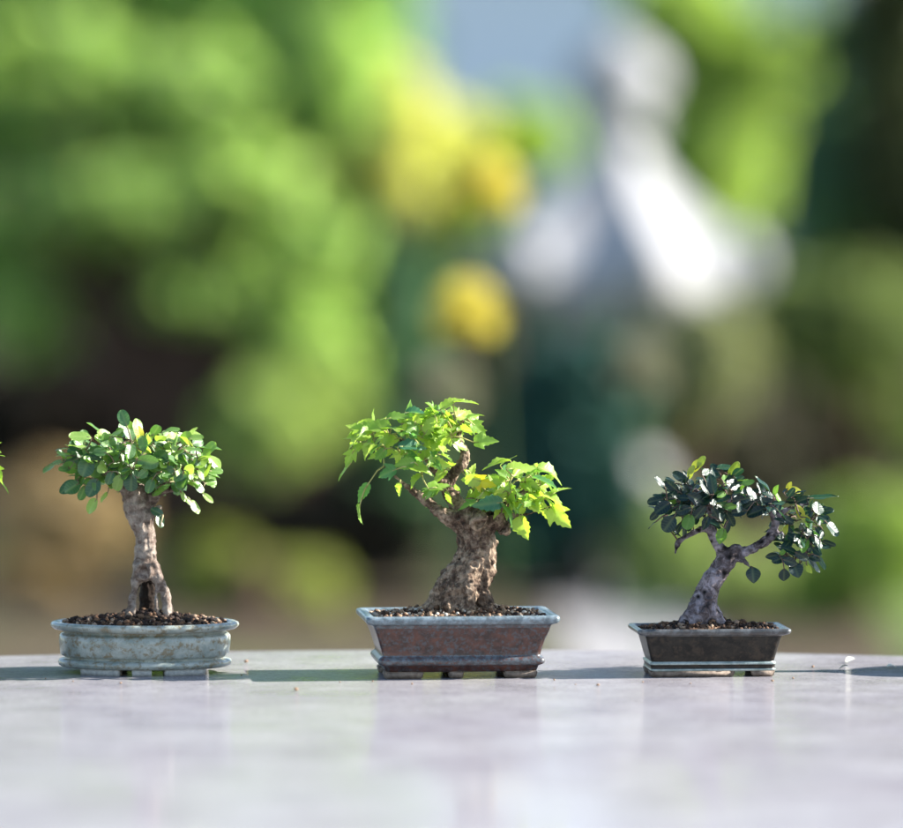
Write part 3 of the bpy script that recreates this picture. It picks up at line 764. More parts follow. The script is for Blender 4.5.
man3 = [(660, 482, 15, 160, 'g', .2), (672, 486, 17, 140, 'f', .0), (660, 496.5, 15, 168, 'u', .4), (672, 496, 15, 10, 'f', .3), (662.5, 508, 18, 215, 'f', .02, -30, .8), (655, 515, 14, 225, 'f', .05), (652, 525, 11, 220, 'u', .1),
        (669, 524, 18, 235, 'f', .08, -32, .9), (675, 533, 15, -30, 'u', .1), (688.5, 522, 16, 250, 'b', .78, -30, .9), (721.7, 536, 17, 250, 'b', .82, -24, .85), (697, 465, 20, 52, 'b', .95, -10, .5), (691, 472, 15, 70, 'b', .93, -10), (701, 462, 14, 60, 'b', .9),
        (706, 472, 14, 30, 'g', .4), (725, 468, 19, 6, 'u', .45), (712, 484, 20, 100, 'f', .25, -34), (705, 487, 18, 100, 'g', .2, -36), (696, 499, 21, -30, 'f', .02, -34), (734, 485, 22, 5, 'g', .3), (736, 478, 18, -10, 'e', .5), (720, 499, 21, 5, 'u', .2, -30),
        (741, 500, 19, 12, 'f', .0, -26), (731, 506, 13, 0, 'b', .8, -26), (730, 519, 17, -60, 'f', .1), (717, 492, 14, 200, 'b', .7), (683, 510, 18, 200, 'f', .05, -30), (684, 498, 16, 175, 'u', .1), (700, 512, 18, 230, 'f', .05, -30), (716, 514, 16, -60, 'f', .1, -30), (714, 502, 10, 60, 'g', .3, -36), (721, 517, 10, 80, 'g', .3, -36),
        (762.6, 484.6, 24, 134, 'e', .4), (752, 494, 18, 120, 'g', .4), (756.6, 512, 21, 200, 'f', .0, -20, .6), (748, 510, 15, 150, 'e', .4), (777, 503, 18, 4, 'e', .4, -24), (782, 515, 19, -48, 'e', .4, -24), (789, 486, 10, 60, 'f', 1.0), (795, 490, 13, -20, 'f', .97), (776, 490, 12, 70, 'b', .85),
        (823, 497.5, 31, 4, 'u', .5, 0, .35), (800, 512, 16, -60, 'f', .98, -20), (806, 519, 12, -20, 'f', .95, -20), (817.7, 508, 16, 70, 'g', .4, -20, .9), (818.5, 521, 11, 80, 'g', .4, -20), (832.8, 529, 18, -20, 'g', .4, -10, .85), (800, 540.5, 17, 230, 'g', .4, -24, .9), (817, 542, 18, -50, 'g', .4, -20, .85),
        (808, 532, 14, 20, 'g', .3, -20), (822, 563, 15, -70, 'g', .5, -14, .5), (786, 529, 13, 80, 'b', .95, -20), (788, 538, 12, 0, 'g', .6, -20), (783, 552, 10, 40, 'b', .85, -22), (780, 559, 18, 200, 'f', .04, -20), (790, 562, 18, -20, 'f', .02, -22), (796, 570, 17, -70, 'f', .04, -20, .9), (784, 575, 14, -90, 'f', .04, -20, .85), (802, 556, 17, -30, 'f', .03, -22),
        (814, 558, 15, -20, 'f', .04, -16), (809, 569, 11, -60, 'b', .9, -18), (753, 575, 17, -85, 'f', .06, -14, .95), (772, 556, 14, 190, 'f', .05), (739, 512, 17, 190, 'f', .03, -24), (748, 506, 15, 215, 'f', .1, -22), (727, 527, 14, 260, 'f', .08, -22), (706, 523, 16, 245, 'f', .05, -28), (793, 500, 15, 10, 'f', .05), (803, 500, 16, 20, 'f', .2), (788, 520, 15, -30, 'f', .05, -24), (766, 502, 16, 190, 'f', .02, -22), (744, 492, 16, 160, 'g', .3)]
grow(b3, 0, sk3, man3, [(690, 503, 33, 25, 34, 100, 0.1), (724, 494, 26, 23, 34, 74, 0.1), (774, 502, 28, 13, 30, 40, 0.1), (802, 535, 24, 32, 32, 84, -0.1)], [oval_leaf(), round_leaf()], 16, 0.56, MAT['leaf3'], MAT['twig3'], 34,
     lambda q: min(0.9, max(0.0, 0.12 + abs(random.gauss(0, 0.14)) + (0.5 if random.random() < 0.08 else 0))), [(692, 500), (725, 495), (800, 525)], 55, 0.2, (0.0, 0.12), 0.13)

# ============ the row goes on past both edges of the photo
b4 = copy_tree(b2)
b4.location = Vector((at(-101.5, 677, org2.y).x, org2.y, T)); b4.rotation_euler.z = math.radians(180); b4.scale = (0.93,) * 3
tag(b4, 'lobed leaf bonsai beyond the oval pot, only one leaf tip in the photo', 'bonsai', 'bonsai lined up on the stone table')
b5 = copy_tree(b1)
b5.location = Vector((at(1021, 677, org1.y).x, org1.y + 0.01, T)); b5.rotation_euler.z = math.radians(200)
tag(b5, 'bonsai beyond the dark pot, out of the frame, its shadow lying on the table', 'bonsai', 'bonsai lined up on the stone table')

# ============ bits lying on the table
def petal(name, px, row, size, rz, label, mat, tilt=0.5, shape=None):
    L = Leaves()
    L.add(Vector((-size / 2 * S, 0, 0)), Vector((1, 0, tilt)), Vector((0, -0.3, 1)), size * S, size * 0.6 * S, 0.9, shape or round_leaf(), 0.5, 0.9)
    p = on_level(px, row, T)
    o = L.build(name, mat, None)
    zmin = min(v.co.z for v in o.data.vertices)
    o.location = Vector((p.x, p.y, T - zmin + 0.0002)); o.rotation_euler.z = rz
    return tag(o, label, 'petal' if name == 'fallen_petal' else 'leaf', 'debris on the table')
m = NT('pale_petal'); MAT['petal'] = m.done(m.principled((0.75, 0.72, 0.58), 0.6, 0.3).outputs[0])
petal('fallen_petal', 851, 663, 11, 0.6, 'curled cream petal fallen on the table right of the dark pot', MAT['petal'], 1.3)
petal('fallen_petal', 845, 670, 8, 2.4, 'small cream scrap lying just in front of the curled petal', MAT['petal'], 0.4)
petal('fallen_petal', 891, 668, 8, 0.2, 'white petal near the photo\'s right edge on the table', MAT['petal'], 0.7)
petal('reflection_leaf', 431, 677, 23, 0.1, 'yellow green leaf added for the green reflection under the red brown pot, left of its middle foot', MAT['leaf2'], 0.25, lobed_leaf(1))  # this leaf and the next stand in for green reflection between the feet
petal('reflection_leaf', 480, 677, 34, 3.3, 'wider yellow green leaf added for the green reflection under the red brown pot, right of its middle foot', MAT['leaf2'], 0.2, lobed_leaf(1))
def crumb(px, row, r, label):
    v = ICO_V * (1 + rng.uniform(-0.3, 0.3, (len(ICO_V), 1))) * r * S
    v[:, 2] *= 0.7
    v[:, 2] -= v[:, 2].min()
    p = on_level(px, row, T)
    o = link('soil_crumb', np_mesh('soil_crumb', v, ICO_F), MAT['soil'], None, False)
    o.location = (p.x, p.y, T + 0.0001)
    tag(o, label, 'soil crumb', 'debris on the table')
crumb(246, 663, 2.4, 'brown soil crumb behind the shadow just right of the oval pot')
crumb(296, 691, 2.6, 'soil crumb on the table in front of the gap between oval and red brown pots')
crumb(598, 686, 2.2, 'soil crumb on the table between the red brown and dark pots')
crumb(813, 668, 1.8, 'tiny soil crumb just right of the dark pot')

random.seed(91)
for (gx, grow_) in ((48, 679), (72, 682), (118, 684), (240, 676), (338, 683), (372, 682), (412, 685), (556, 681), (574, 685), (640, 683), (690, 684), (772, 682), (794, 679)):
    crumb(gx + random.uniform(-3, 3), grow_, random.uniform(0.8, 1.5), 'tiny soil grain spilled on the table beside the pots')

# ------------------------------------------------------------------ the garden behind
def quad_leaves(name, blobs, n, size, mat, parent, seed, gap=0.35, up=0.5, freq=2.2):
    """a crown: leaf sized faces spread through a few irregular lobes, thinned by noise so that gaps show. blobs: (centre, radii)"""
    r = np.random.default_rng(seed)
    vols = np.array([b[1][0] * b[1][1] * b[1][2] for b in blobs]) ** 0.7
    pick = r.choice(len(blobs), size=n, p=vols / vols.sum())
    C = np.array([b[0][:] for b in blobs])[pick]; RR = np.array([b[1] for b in blobs])[pick]
    d = r.normal(size=(n, 3)); d /= np.linalg.norm(d, axis=1)[:, None]
    rad = r.uniform(0.35, 1.0, n) ** 0.55
    wob = np.array([1 + 0.28 * noise.noise(Vector((x * 2.3 + seed, y * 2.3, z * 2.3))) + 0.18 * noise.noise(Vector((x * 6, y * 6 + seed, z * 6))) for x, y, z in d])
    P = C + d * RR * (rad * wob)[:, None]
    keep = np.array([noise.noise(Vector((p[0] * freq + seed, p[1] * freq, p[2] * freq))) + 0.5 * noise.noise(Vector((p[0] * freq * 3, p[1] * freq * 3, p[2] * freq * 3 + seed))) > gap - 0.75 for p in P])
    keep &= P[:, 2] > 0.01
    P, d = P[keep], d[keep]; n = len(P)
    N = d * 0.6 + r.normal(size=(n, 3)) * 0.6 + np.array([0, 0, up])
    N /= np.linalg.norm(N, axis=1)[:, None]
    A = np.cross(N, r.normal(size=(n, 3))); A /= np.linalg.norm(A, axis=1)[:, None]
    B = np.cross(N, A)
    sz = size * r.uniform(0.6, 1.3, n)[:, None]
    a, b = A * sz, B * sz * 0.55
    fold = N * sz * 0.18
    V = np.stack([P - a, P - a * 0.1 + b + fold, P + a, P - a * 0.1 - b + fold], 1).reshape(-1, 3)
    Q = np.arange(4 * n).reshape(n, 4)
    return link(name, np_mesh(name, V, Q), mat, parent, False)

def px_m(dist): return dist / FPX

def wood(parent, pts, radii, mat, name='trunk'):
    V, F = [], []
    sp = spline([(p, r) for p, r in zip(pts, radii)], 0.06)
    P = [p + Vector((noise.noise(p * 3), noise.noise(p * 3 + Vector((5, 0, 0))), 0)) * 0.03 for p, _ in sp]
    tube(V, F, P, [r * (1 + 0.2 * noise.noise(p * 9)) for p, r in sp], 10)
    return link(name, mesh(name, V, F), mat, parent)

MAT['bark_bg'] = simple_mat('garden_bark', (0.025, 0.014, 0.009), (0.08, 0.045, 0.028), 18.0, 0.9, 0.7, 0.02)

def plant(name, label, cat, dist, lobes, c1, c2, n, size, seed, group=None, trans=0.4, gap=0.35, gain=1.7, depth=0.8, stems=True, up=0.5, freq=2.2):
    """lobes: (px, py, rx, ry) in photo pixels at that distance from the camera"""
    y = CAM.y + dist
    k = px_m(dist)
    bl = [(at(px, py, y + random.uniform(-0.15, 0.15)), (rx * k, max(rx, ry) * k * depth, ry * k)) for (px, py, rx, ry) in lobes]
    cx = sum(b[0].x for b in bl) / len(bl)
    root = empty(name, (cx, y, 0))
    org = Vector((cx, y, 0))
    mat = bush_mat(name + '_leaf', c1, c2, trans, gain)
    # boughs: one stem from the ground into every lobe
    V, F = [], []
    hub = Vector((0, 0, min(max(0.15, min(b[0].z - b[1][2] for b in bl)), 1.2) * 0.8))
    rt = 0.035 + 0.007 * len(bl)
    pts = spline([(Vector((0, 0, -0.05)), rt * 1.35), (Vector((0.02, 0, hub.z * 0.5)), rt), (hub, rt * 0.85)], 0.06)
    tube(V, F, [p for p, _ in pts], [r * (1 + 0.15 * noise.noise(p * 8)) for p, r in pts], 9)
    for b in bl:
        q = b[0] - org
        mid = (hub + q) * 0.5 + Vector((0, 0, -0.08 * (q - hub).length))
        sp = spline([(hub, rt * 0.7), (mid, rt * 0.5), (q, rt * 0.28), (q + Vector((0, 0, b[1][2] * 0.6)), rt * 0.1)], 0.08)
        tube(V, F, [p for p, _ in sp], [r for _, r in sp], 7)
    link('trunk', mesh('trunk', V, F), MAT['bark_bg'], root)
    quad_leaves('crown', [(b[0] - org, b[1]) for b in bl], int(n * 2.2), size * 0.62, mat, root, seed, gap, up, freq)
    return tag(root, label, cat, group)

# --- far trees closing the garden, with one opening
G = 'trees closing the garden'
plant('broadleaf_tree', 'tall mid green broadleaf tree behind the pruned tree, farthest left', 'tree', 21.0, [(40, -60, 150, 170), (200, -40, 150, 150), (60, 180, 150, 140), (240, 160, 130, 140), (60, -320, 190, 170), (250, -420, 150, 150)], (0.09, 0.19, 0.05), (0.22, 0.38, 0.11), 14000, 0.08, 101, G, gap=0.6, freq=2.8)
plant('broadleaf_tree', 'green broadleaf tree standing left of the opening between the trees', 'tree', 20.0, [(330, -20, 85, 120), (365, 200, 70, 130), (320, 60, 90, 100), (350, -260, 90, 150)], (0.10, 0.21, 0.05), (0.26, 0.42, 0.12), 9000, 0.075, 102, G, gap=0.6, freq=2.8)
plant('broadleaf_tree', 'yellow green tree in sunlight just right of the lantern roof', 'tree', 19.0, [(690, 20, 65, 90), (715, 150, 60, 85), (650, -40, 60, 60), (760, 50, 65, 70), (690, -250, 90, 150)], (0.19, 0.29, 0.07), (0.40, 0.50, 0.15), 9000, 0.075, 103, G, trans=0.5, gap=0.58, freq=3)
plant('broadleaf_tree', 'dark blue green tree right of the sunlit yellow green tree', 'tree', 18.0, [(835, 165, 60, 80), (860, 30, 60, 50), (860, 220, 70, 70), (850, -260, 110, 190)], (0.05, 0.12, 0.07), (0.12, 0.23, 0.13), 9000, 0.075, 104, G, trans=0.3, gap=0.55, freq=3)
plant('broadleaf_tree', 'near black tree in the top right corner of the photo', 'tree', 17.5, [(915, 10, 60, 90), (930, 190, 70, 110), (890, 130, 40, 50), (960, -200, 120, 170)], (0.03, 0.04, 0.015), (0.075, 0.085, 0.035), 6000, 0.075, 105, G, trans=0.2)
plant('round_shrub', 'dark green shrub filling the gap left of the lantern, under the opening', 'shrub', 20.0, [(450, 280, 90, 110), (560, 320, 90, 110), (430, 400, 90, 90)], (0.03, 0.09, 0.04), (0.08, 0.17, 0.08), 6000, 0.06, 106)
# --- left: layered pruned tree
plant('pruned_tree', 'layered cloud pruned tree with bright green pads over a reddish trunk', 'tree', 14.0,
      [(60, 70, 95, 55), (200, 95, 90, 50), (130, 200, 105, 46), (275, 250, 95, 55), (330, 80, 55, 70), (30, 325, 48, 34), (305, 345, 62, 70), (30, 200, 70, 45), (230, 180, 80, 40), (200, 292, 75, 34)], (0.16, 0.27, 0.08), (0.42, 0.54, 0.20), 13000, 0.05, 111, trans=0.5, gap=0.62, freq=3.2)
plant('round_shrub', 'pale green shrub low beneath the pruned tree, right of the oval pot', 'shrub', 13.0, [(262, 440, 55, 55), (305, 400, 55, 50)], (0.16, 0.24, 0.06), (0.36, 0.44, 0.16), 3500, 0.04, 112, trans=0.5)
plant('dark_shrub', 'shrub in near black leaf colour for the shade behind the leaves of the oval pot bonsai', 'shrub', 15.5, [(70, 430, 120, 75), (190, 440, 110, 90), (330, 520, 80, 60)], (0.008, 0.008, 0.005), (0.024, 0.018, 0.011), 7000, 0.05, 113, trans=0.1)  # deep shade under the pruned tree put into the leaf colour
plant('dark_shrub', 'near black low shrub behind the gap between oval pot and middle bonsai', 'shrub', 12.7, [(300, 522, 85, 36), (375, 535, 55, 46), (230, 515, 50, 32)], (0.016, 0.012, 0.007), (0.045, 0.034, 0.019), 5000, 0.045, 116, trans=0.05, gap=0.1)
plant('dry_shrub', 'tan dry shrub low at the left edge behind the oval pot', 'shrub', 12.6, [(60, 520, 75, 50), (20, 600, 60, 40)], (0.18, 0.125, 0.06), (0.42, 0.31, 0.165), 4000, 0.035, 114, trans=0.25)
plant('low_shrub', 'yellow green low shrub just right of the hollow trunk', 'shrub', 12.2, [(215, 585, 45, 50), (290, 600, 60, 40)], (0.12, 0.15, 0.035), (0.30, 0.33, 0.09), 3000, 0.035, 115)
# --- middle
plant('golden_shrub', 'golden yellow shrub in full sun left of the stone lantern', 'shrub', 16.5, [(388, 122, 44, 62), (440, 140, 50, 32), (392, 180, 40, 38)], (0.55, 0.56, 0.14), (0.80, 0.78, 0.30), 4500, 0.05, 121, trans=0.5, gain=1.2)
plant('lime_shrub', 'lime green shrub between golden shrub and stone lantern', 'shrub', 17.0, [(520, 140, 50, 40), (450, 200, 50, 50)], (0.22, 0.33, 0.05), (0.42, 0.54, 0.10), 2500, 0.05, 122, trans=0.45)
plant('dark_conifer', 'slim dark green conifer left of the yellow highlight balls', 'tree', 15.0, [(400, 300, 32, 75), (400, 420, 40, 80), (395, 510, 48, 60)], (0.03, 0.085, 0.04), (0.08, 0.17, 0.075), 3000, 0.05, 123, trans=0.2)
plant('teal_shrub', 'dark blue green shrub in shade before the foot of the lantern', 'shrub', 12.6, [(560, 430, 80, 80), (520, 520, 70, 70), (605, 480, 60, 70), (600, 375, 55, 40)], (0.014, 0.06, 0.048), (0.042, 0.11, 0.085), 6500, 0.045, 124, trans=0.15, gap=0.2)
# --- right
plant('pale_shrub', 'pale grey green shrub behind the dark leaf bonsai', 'shrub', 13.2, [(705, 355, 50, 55), (670, 410, 40, 45)], (0.14, 0.16, 0.08), (0.32, 0.33, 0.19), 2500, 0.045, 131)
plant('olive_shrub', 'olive green shrub at mid height on the right edge', 'shrub', 14.5, [(860, 330, 85, 60), (790, 320, 50, 50), (900, 400, 60, 60)], (0.09, 0.13, 0.045), (0.22, 0.27, 0.10), 4500, 0.05, 132)
plant('dark_shrub', 'dark brown shrub right of the dark leaf bonsai crown', 'shrub', 15.5, [(820, 440, 90, 60), (740, 460, 60, 60)], (0.04, 0.038, 0.024), (0.11, 0.10, 0.065), 4000, 0.05, 133, trans=0.1)
plant('low_shrub', 'light green low shrub behind the dark pot', 'shrub', 12.4, [(660, 555, 55, 62), (730, 590, 70, 45)], (0.17, 0.23, 0.07), (0.32, 0.39, 0.14), 3500, 0.035, 134)
plant('low_shrub', 'bright green low shrub at the lower right edge', 'shrub', 12.0, [(880, 545, 62, 55), (820, 590, 40, 45)], (0.15, 0.23, 0.045), (0.31, 0.41, 0.10), 3500, 0.035, 135)

# --- a hedge closing the garden on both sides of the opening, and trees standing past the photo's edges
def hedge(label, x0, x1, y, h, seed):
    root = empty('hedge', ((x0 + x1) / 2, y, 0))
    bl = []
    n_ = int(abs(x1 - x0) / 0.8)
    for q in range(n_ + 1):
        x = x0 + (x1 - x0) * q / n_ - root.location.x
        bl.append((Vector((x, 0.2 * math.sin(q * 1.9), h * 0.5)), (0.75, 0.55, h * (0.52 + 0.04 * math.sin(q * 2.3)))))
    quad_leaves('crown', bl, 1600 * n_, 0.06, bush_mat('hedge_leaf', (0.03, 0.08, 0.025), (0.09, 0.18, 0.06), 0.25), root, seed, 0.1, 0.4, 1.4)
    V, F = [], []
    for b in bl:
        tube(V, F, [Vector((b[0].x, b[0].y, -0.05)), Vector((b[0].x + 0.05, b[0].y, h * 0.35)), Vector((b[0].x, b[0].y, h * 0.8))], [0.045, 0.035, 0.015], 7)
    link('trunk', mesh('trunk', V, F), MAT['bark_bg'], root)
    tag(root, label, 'hedge')
hedge('long dark green hedge running left from the opening with the pale stand-in building', -15.0, -0.7, CAM.y + 27.0, 2.3, 141)
hedge('long dark green hedge running right from behind the stone lantern', 1.6, 15.0, CAM.y + 27.0, 2.3, 142)
plant('broadleaf_tree', 'broad green tree standing past the photo\'s left edge', 'tree', 17.0, [(-220, 60, 150, 150), (-330, 200, 130, 130), (-180, 260, 110, 110)], (0.07, 0.15, 0.04), (0.20, 0.33, 0.10), 6000, 0.075, 151, G)
plant('broadleaf_tree', 'tall olive tree standing past the photo\'s left edge beyond the broad one', 'tree', 19.0, [(-620, 0, 170, 190), (-700, 200, 150, 140), (-520, 220, 130, 120)], (0.08, 0.13, 0.04), (0.22, 0.28, 0.10), 6000, 0.08, 152, G)
plant('broadleaf_tree', 'dense green tree standing past the photo\'s right edge', 'tree', 20.5, [(1130, 60, 120, 150), (1200, 210, 120, 120), (1090, 250, 90, 100)], (0.05, 0.11, 0.03), (0.15, 0.25, 0.08), 6000, 0.075, 153, G)
plant('broadleaf_tree', 'light green tree standing past the photo\'s right edge beyond the dense one', 'tree', 23.0, [(1480, 20, 150, 170), (1560, 190, 140, 130), (1400, 220, 110, 110)], (0.09, 0.17, 0.04), (0.24, 0.37, 0.11), 6000, 0.08, 154, G)

# --- building added as a stand-in for pale sky in the opening
HY = CAM.y + 34.0
hc = at(500, 100, HY)
sky_house = empty('sky_stand_in', (hc.x, HY + 2.0, 0))
tag(sky_house, 'pale blue building added in place of the sky seen through the opening between the far trees', 'sky_house')
def box(name, x0, x1, y0, y1, z0, z1, mat, parent):
    me = bevel_box(x0, x1, y0, y1, z0, z1, 0, 0.01)
    return link(name, me, mat, parent, False)
MAT['render'] = simple_mat('sky_blue_render', (0.66, 0.74, 0.84), (0.72, 0.79, 0.87), 3.0, 0.8, 0.2, 0.01)  # wall colour set to the pale blue of open sky
MAT['roof_tile'] = simple_mat('grey_roof_tile', (0.06, 0.065, 0.075), (0.13, 0.135, 0.15), 12.0, 0.7, 0.5, 0.02)
MAT['window_dark'] = simple_mat('window_glass', (0.03, 0.04, 0.05), (0.05, 0.06, 0.07), 4.0, 0.1, 0.0, 0.01, 0.6)
box('wall', -2.4, 2.4, -2.0, 2.0, -0.05, 3.2, MAT['render'], sky_house)
for wx in (-1.5, 1.4):
    w_ = box('window', wx - 0.42, wx + 0.42, -2.05, -2.002, 0.95, 2.05, MAT['render'], sky_house)
    box('pane', wx - 0.34, wx + 0.34, -2.062, -2.051, 1.03, 1.97, MAT['window_dark'], w_)
V = [(-2.8, -2.5, 3.205), (2.8, -2.5, 3.205), (2.8, 2.5, 3.205), (-2.8, 2.5, 3.205), (-2.4, 0, 4.3), (2.4, 0, 4.3), (-2.8, -2.5, 3.3), (2.8, -2.5, 3.3), (2.8, 2.5, 3.3), (-2.8, 2.5, 3.3)]
link('roof', mesh('roof', V, [(3, 2, 1, 0), (0, 1, 7, 6), (1, 2, 8, 7), (2, 3, 9, 8), (3, 0, 6, 9), (6, 7, 5, 4), (8, 9, 4, 5), (7, 8, 5), (9, 6, 4)]), MAT['roof_tile'], sky_house, False)

# --- stone lantern
MAT['lantern'] = stone_mat('weathered_granite', (0.245, 0.242, 0.254), (0.385, 0.38, 0.392), (0.22, 0.22, 0.23), 30.0, 0.65)
ld = 13.6; LY = CAM.y + ld; k = px_m(ld)
lx = at(617, 300, LY).x
def zrow(r): return at(622, r, LY).z
lan = empty('stone_lantern', (lx, LY, 0), math.radians(-15))
tag(lan, 'pale granite lantern with upswept hexagonal roof and onion finial', 'lantern')
def hexloft(name, prof, n=6, sub=1, curl=0.0, rot=0.0):
    """prof (radius, z); curl lifts the corners"""
    m_ = n * 6
    V, F = [], []
    for (r, z, c) in prof:
        for q in range(m_):
            a = 2 * math.pi * q / m_ + rot
            w = (q % 6) / 6.0 * (math.pi * 2 / n)
            corner = abs((q % 6) / 3.0 - 1) ** 2
            rr = r * math.cos(math.pi / n) / math.cos(w - math.pi / n) + c * corner * 0.5
            V.append(Vector((rr * math.cos(a), rr * math.sin(a), z + c * corner)))
    L = len(prof)
    for i in range(L - 1):
        for q in range(m_):
            a = i * m_ + q; b = i * m_ + (q + 1) % m_
            F.append((a, b, b + m_, a + m_))
    F.append(tuple(reversed(range(m_)))); F.append(tuple((L - 1) * m_ + q for q in range(m_)))
    return link(name, mesh(name, V, F), MAT['lantern'], lan, False)
zE, zT = zrow(300), zrow(135)
RW = 128 * k
rp = [(RW * 0.55, zE + 0.01, 0), (RW * 0.95, zE - 0.012, 0.07), (RW * 1.0, zE + 0.03, 0.10)]
for q in range(1, 9):
    t = q / 8
    rp.append((RW * (1.02 * (1 - t) ** 1.25 + 0.17 * t), zE + 0.03 + (zT - zE - 0.03) * t ** 0.9, 0.10 * (1 - t) ** 2.5))
hexloft('roof', rp)
for q in range(6):      # scrolls at the roof corners
    a = q * math.pi / 3
    V, F = [], []
    pts = []
    for s_ in range(10):
        t = s_ / 9 * 4.2
        rr = 0.055 * (1 - s_ / 13)
        pts.append(Vector((RW * 0.93 + rr * math.sin(t), 0, zE + 0.10 - rr * math.cos(t) + 0.02)))
    pts = [Matrix.Rotation(a, 3, 'Z') @ p for p in pts]
    tube(V, F, pts, [0.06 * (1 - s_ / 14) for s_ in range(10)], 10)
    link('roof_scroll', mesh('roof_scroll', V, F), MAT['lantern'], lan)
def lath(name, prof, n=40):
    V, F = lathe(prof, n); return link(name, mesh(name, V, F), MAT['lantern'], lan)
fz0, fz1 = zT, zrow(30)
fh = fz1 - fz0
lath('finial', [(0.085, fz0 - 0.01), (0.113, fz0 + 0.12 * fh), (0.085, fz0 + 0.2 * fh), (0.096, fz0 + 0.28 * fh), (0.133, fz0 + 0.45 * fh), (0.138, fz0 + 0.58 * fh), (0.113, fz0 + 0.74 * fh), (0.056, fz0 + 0.88 * fh), (0.017, fz0 + 0.97 * fh), (0.003, fz1)])
# light chamber: six posts, floor and lintel rings, so its openings are real
zc0, zc1 = zE - 0.24, zE + 0.008
for q in range(6):
    a = q * math.pi / 3
    me = bevel_box(-0.035, 0.035, -0.03, 0.03, 0, zc1 - zc0 - 0.002, 0, 0.006)
    po = link('chamber_post', me, MAT['lantern'], lan, False)
    po.location = (0.17 * math.cos(a), 0.17 * math.sin(a), zc0 + 0.001); po.rotation_euler.z = a
hexloft('platform', [(0.13, zc0 - 0.16, 0), (0.18, zc0 - 0.10, 0), (0.23, zc0 - 0.06, 0), (0.23, zc0 - 0.012, 0), (0.215, zc0, 0)])
lath('pillar', [(0.16, 0.12), (0.14, 0.15), (0.125, 0.2), (0.12, (zc0 - 0.16) * 0.5), (0.14, (zc0 - 0.16) * 0.53), (0.12, (zc0 - 0.16) * 0.56), (0.125, zc0 - 0.161)])
hexloft('base', [(0.30, -0.02, 0), (0.30, 0.06, 0), (0.22, 0.119, 0)])

# --- flowers added behind the table, standing in for out-of-focus highlights
def highlight_bloom(label, px, py, dist, diam, c1, c2, seed, lean):
    random.seed(seed)
    y = CAM.y + dist
    hp = at(px, py, y)
    base = Vector((hp.x + lean, y + 0.05, 0))
    root = empty('highlight_stand_in', base)
    tag(root, label, 'highlight_bloom', 'added flowers standing in for blurred highlights')
    V, F = [], []
    h = hp - base
    sp = spline([(Vector((0, 0, -0.02)), 0.005), (Vector((h.x * 0.2, 0, h.z * 0.5)), 0.004), (h, 0.003)], 0.05)
    tube(V, F, [p for p, _ in sp], [r * 0.5 for _, r in sp], 7)
    link('stem', mesh('stem', V, F), MAT['stem'], root)
    L = Leaves()
    for q in range(9):
        p = sp[int(len(sp) * (0.05 + 0.07 * q))][0]
        a = random.random() * 6.3
        L.add(p, Vector((math.cos(a), math.sin(a), 0.3)), Vector((0, 0, 1)), 0.06, 0.035, 0.3, lobed_leaf(1), 0.2, 0.3)
    L.build('leaves', MAT['leaf1'], root)
    # head: shells of petals round a ball
    H = Leaves()
    R_ = diam / 2
    for q in range(150):
        z = 1 - 1.75 * (q + 0.5) / 150
        a = q * 2.39996
        s_ = math.sqrt(max(0, 1 - z * z))
        d = Vector((s_ * math.cos(a), s_ * math.sin(a), z))
        tan = Vector((0, 0, 1)) - d * d.z
        if tan.length < 0.05: tan = Vector((1, 0, 0))
        H.add(h + d * R_ * 0.45, d + tan * 0.25, tan - d * 0.3, R_ * 0.62, R_ * 0.24, random.random(), round_leaf(), 0.5, -0.25)
    m_ = NT('petals'); at_ = m_.n('ShaderNodeAttribute'); at_.attribute_name = 'tint'
    col = m_.ramp(at_.outputs['Fac'], [(0, c1), (1, c2)])
    p = m_.principled(col, 0.55, 0.3); tr = m_.n('ShaderNodeBsdfTranslucent'); m_.l(col, tr.inputs[0])
    mx = m_.n('ShaderNodeMixShader'); mx.inputs[0].default_value = 0.4; m_.l(p.outputs[0], mx.inputs[1]); m_.l(tr.outputs[0], mx.inputs[2])
    H.build('highlight_head', m_.done(mx.outputs[0]), root)
MAT['stem'] = simple_mat('green_stem', (0.06, 0.10, 0.03), (0.12, 0.18, 0.05), 60.0, 0.6)
YE = ((0.60, 0.52, 0.08), (0.76, 0.68, 0.14)); CR = ((0.20, 0.20, 0.12), (0.30, 0.30, 0.20))
highlight_bloom('added yellow bloom standing in for a blurred highlight left of the lantern roof, the higher of the two yellow ones', 490, 192, 6.4, 0.092, *YE, 3, 0.03)
highlight_bloom('added yellow bloom standing in for a blurred highlight below the lantern eave, the lower of the two yellow ones', 466, 316, 6.2, 0.092, *YE, 4, -0.03)
highlight_bloom('added cream bloom standing in for a blurred highlight just above the crown of the middle bonsai', 443, 395, 6.6, 0.098, *CR, 5, -0.02)
highlight_bloom('added cream bloom standing in for a blurred highlight below the lantern, above the dark leaf bonsai', 640, 372, 6.8, 0.095, *CR, 6, 0.02)

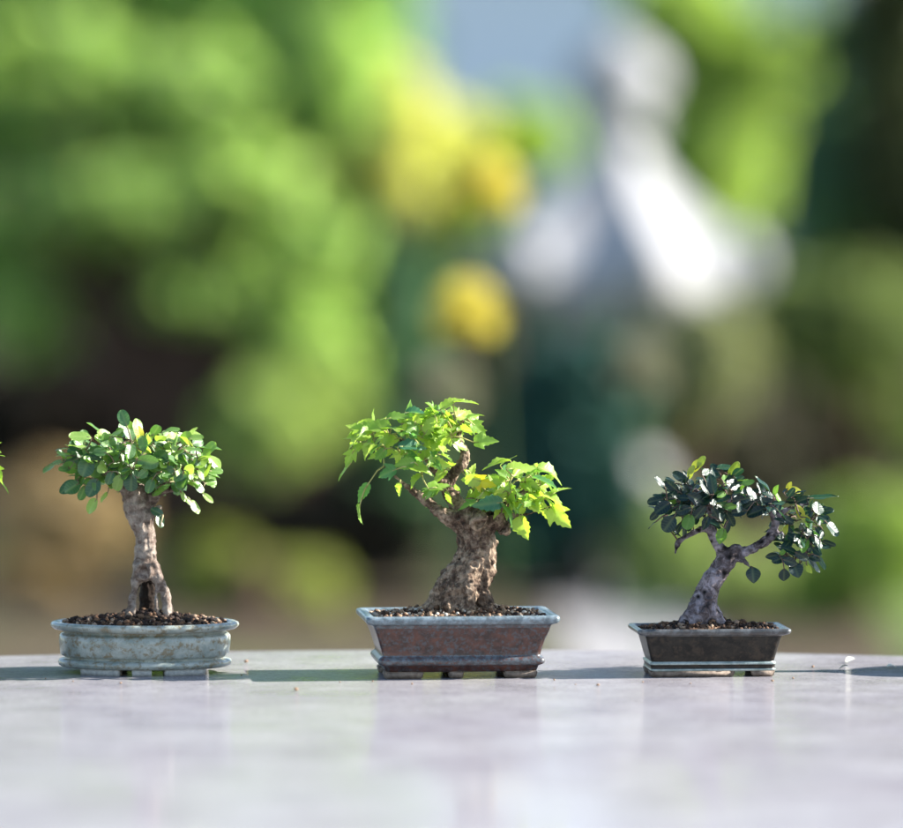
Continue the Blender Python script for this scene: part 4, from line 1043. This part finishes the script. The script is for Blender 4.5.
# --- ground and paths
def ground_mat():
    m = NT('garden_ground')
    f = m.noise(0.6, 5.0); g = m.noise(30.0, 6.0, 0.7)
    grass = m.ramp(g, [(0.3, (0.035, 0.07, 0.015)), (0.7, (0.12, 0.17, 0.04))])
    soil = m.ramp(g, [(0.3, (0.04, 0.028, 0.016)), (0.7, (0.11, 0.082, 0.05))])
    col = m.mix(m.ramp(f, [(0.52, (0, 0, 0)), (0.64, (1, 1, 1))]), soil, grass)
    return m.done(m.principled(col, 0.9, 0.2, m.bump(g, 0.6, 0.03)).outputs[0])
V = [(-250, -60, 0), (250, -60, 0), (250, 440, 0), (-250, 440, 0)]
tag(link('ground', mesh('ground', V, [(0, 1, 2, 3)]), ground_mat(), None, False), 'garden ground of grass and bare soil around the table', kind='structure')
MAT['gravel'] = simple_mat('pale_gravel', (0.22, 0.21, 0.21), (0.46, 0.44, 0.43), 60.0, 0.9, 0.8, 0.02)
V, F = [], []
for i in range(25):          # runs from the terrace away past the lantern
    t = i / 24
    c = Vector((0.18 + 0.55 * t + 0.12 * math.sin(t * 7), 3.01 + 12.0 * t, 0.004))
    V += [c + Vector((-0.17, 0, 0)), c + Vector((0.17, 0, 0))]
    if i: F.append((2 * i - 2, 2 * i - 1, 2 * i + 1, 2 * i))
tag(link('gravel_path', mesh('gravel_path', V, F), MAT['gravel'], None, False), 'pale gravel path leading from the table past the lantern', kind='structure')
MAT['lawn'] = simple_mat('lawn_turf', (0.05, 0.085, 0.02), (0.15, 0.21, 0.05), 25.0, 0.9, 0.8, 0.03)
V = [(1.02, 3.01, 0.004), (9, 3.01, 0.004), (9, 15, 0.004), (1.02, 15, 0.004)]
tag(link('lawn', mesh('lawn', V, [(0, 1, 2, 3)]), MAT['lawn'], None, False), 'green lawn to the right of the gravel path', kind='structure')
V = [(-3.2, -5.2, 0.004), (3.2, -5.2, 0.004), (3.2, 3.0, 0.004), (-3.2, 3.0, 0.004)]
tag(link('terrace', mesh('terrace', V, [(0, 1, 2, 3)]), MAT['gravel'], None, False), 'gravel terrace under the stone table', kind='structure')

# ------------------------------------------------------------------ camera and render settings
cd = bpy.data.cameras.new('camera'); co = bpy.data.objects.new('camera', cd); COL.objects.link(co)
co.location = CAM; co.rotation_euler = (math.pi / 2 - PITCH, 0, 0)
cd.sensor_fit = 'HORIZONTAL'; cd.sensor_width = 36.0; cd.lens = FPX / IMG_W * 36.0
cd.clip_start = 0.05; cd.clip_end = 1000
cd.dof.use_dof = True; cd.dof.focus_distance = DIST - 0.02; cd.dof.aperture_fstop = 3.3; cd.dof.aperture_blades = 0
scene.camera = co
scene.view_settings.view_transform = 'Standard'; scene.view_settings.look = 'None'
scene.view_settings.exposure = 1.78; scene.view_settings.gamma = 1.0; scene.view_settings.use_curve_mapping = False
scene.render.engine = 'CYCLES'
cy = scene.cycles
cy.use_denoising = True
try: cy.denoiser = 'OPENIMAGEDENOISE'
except Exception: pass
cy.max_bounces = 8; cy.transparent_max_bounces = 8; cy.sample_clamp_indirect = 8.0
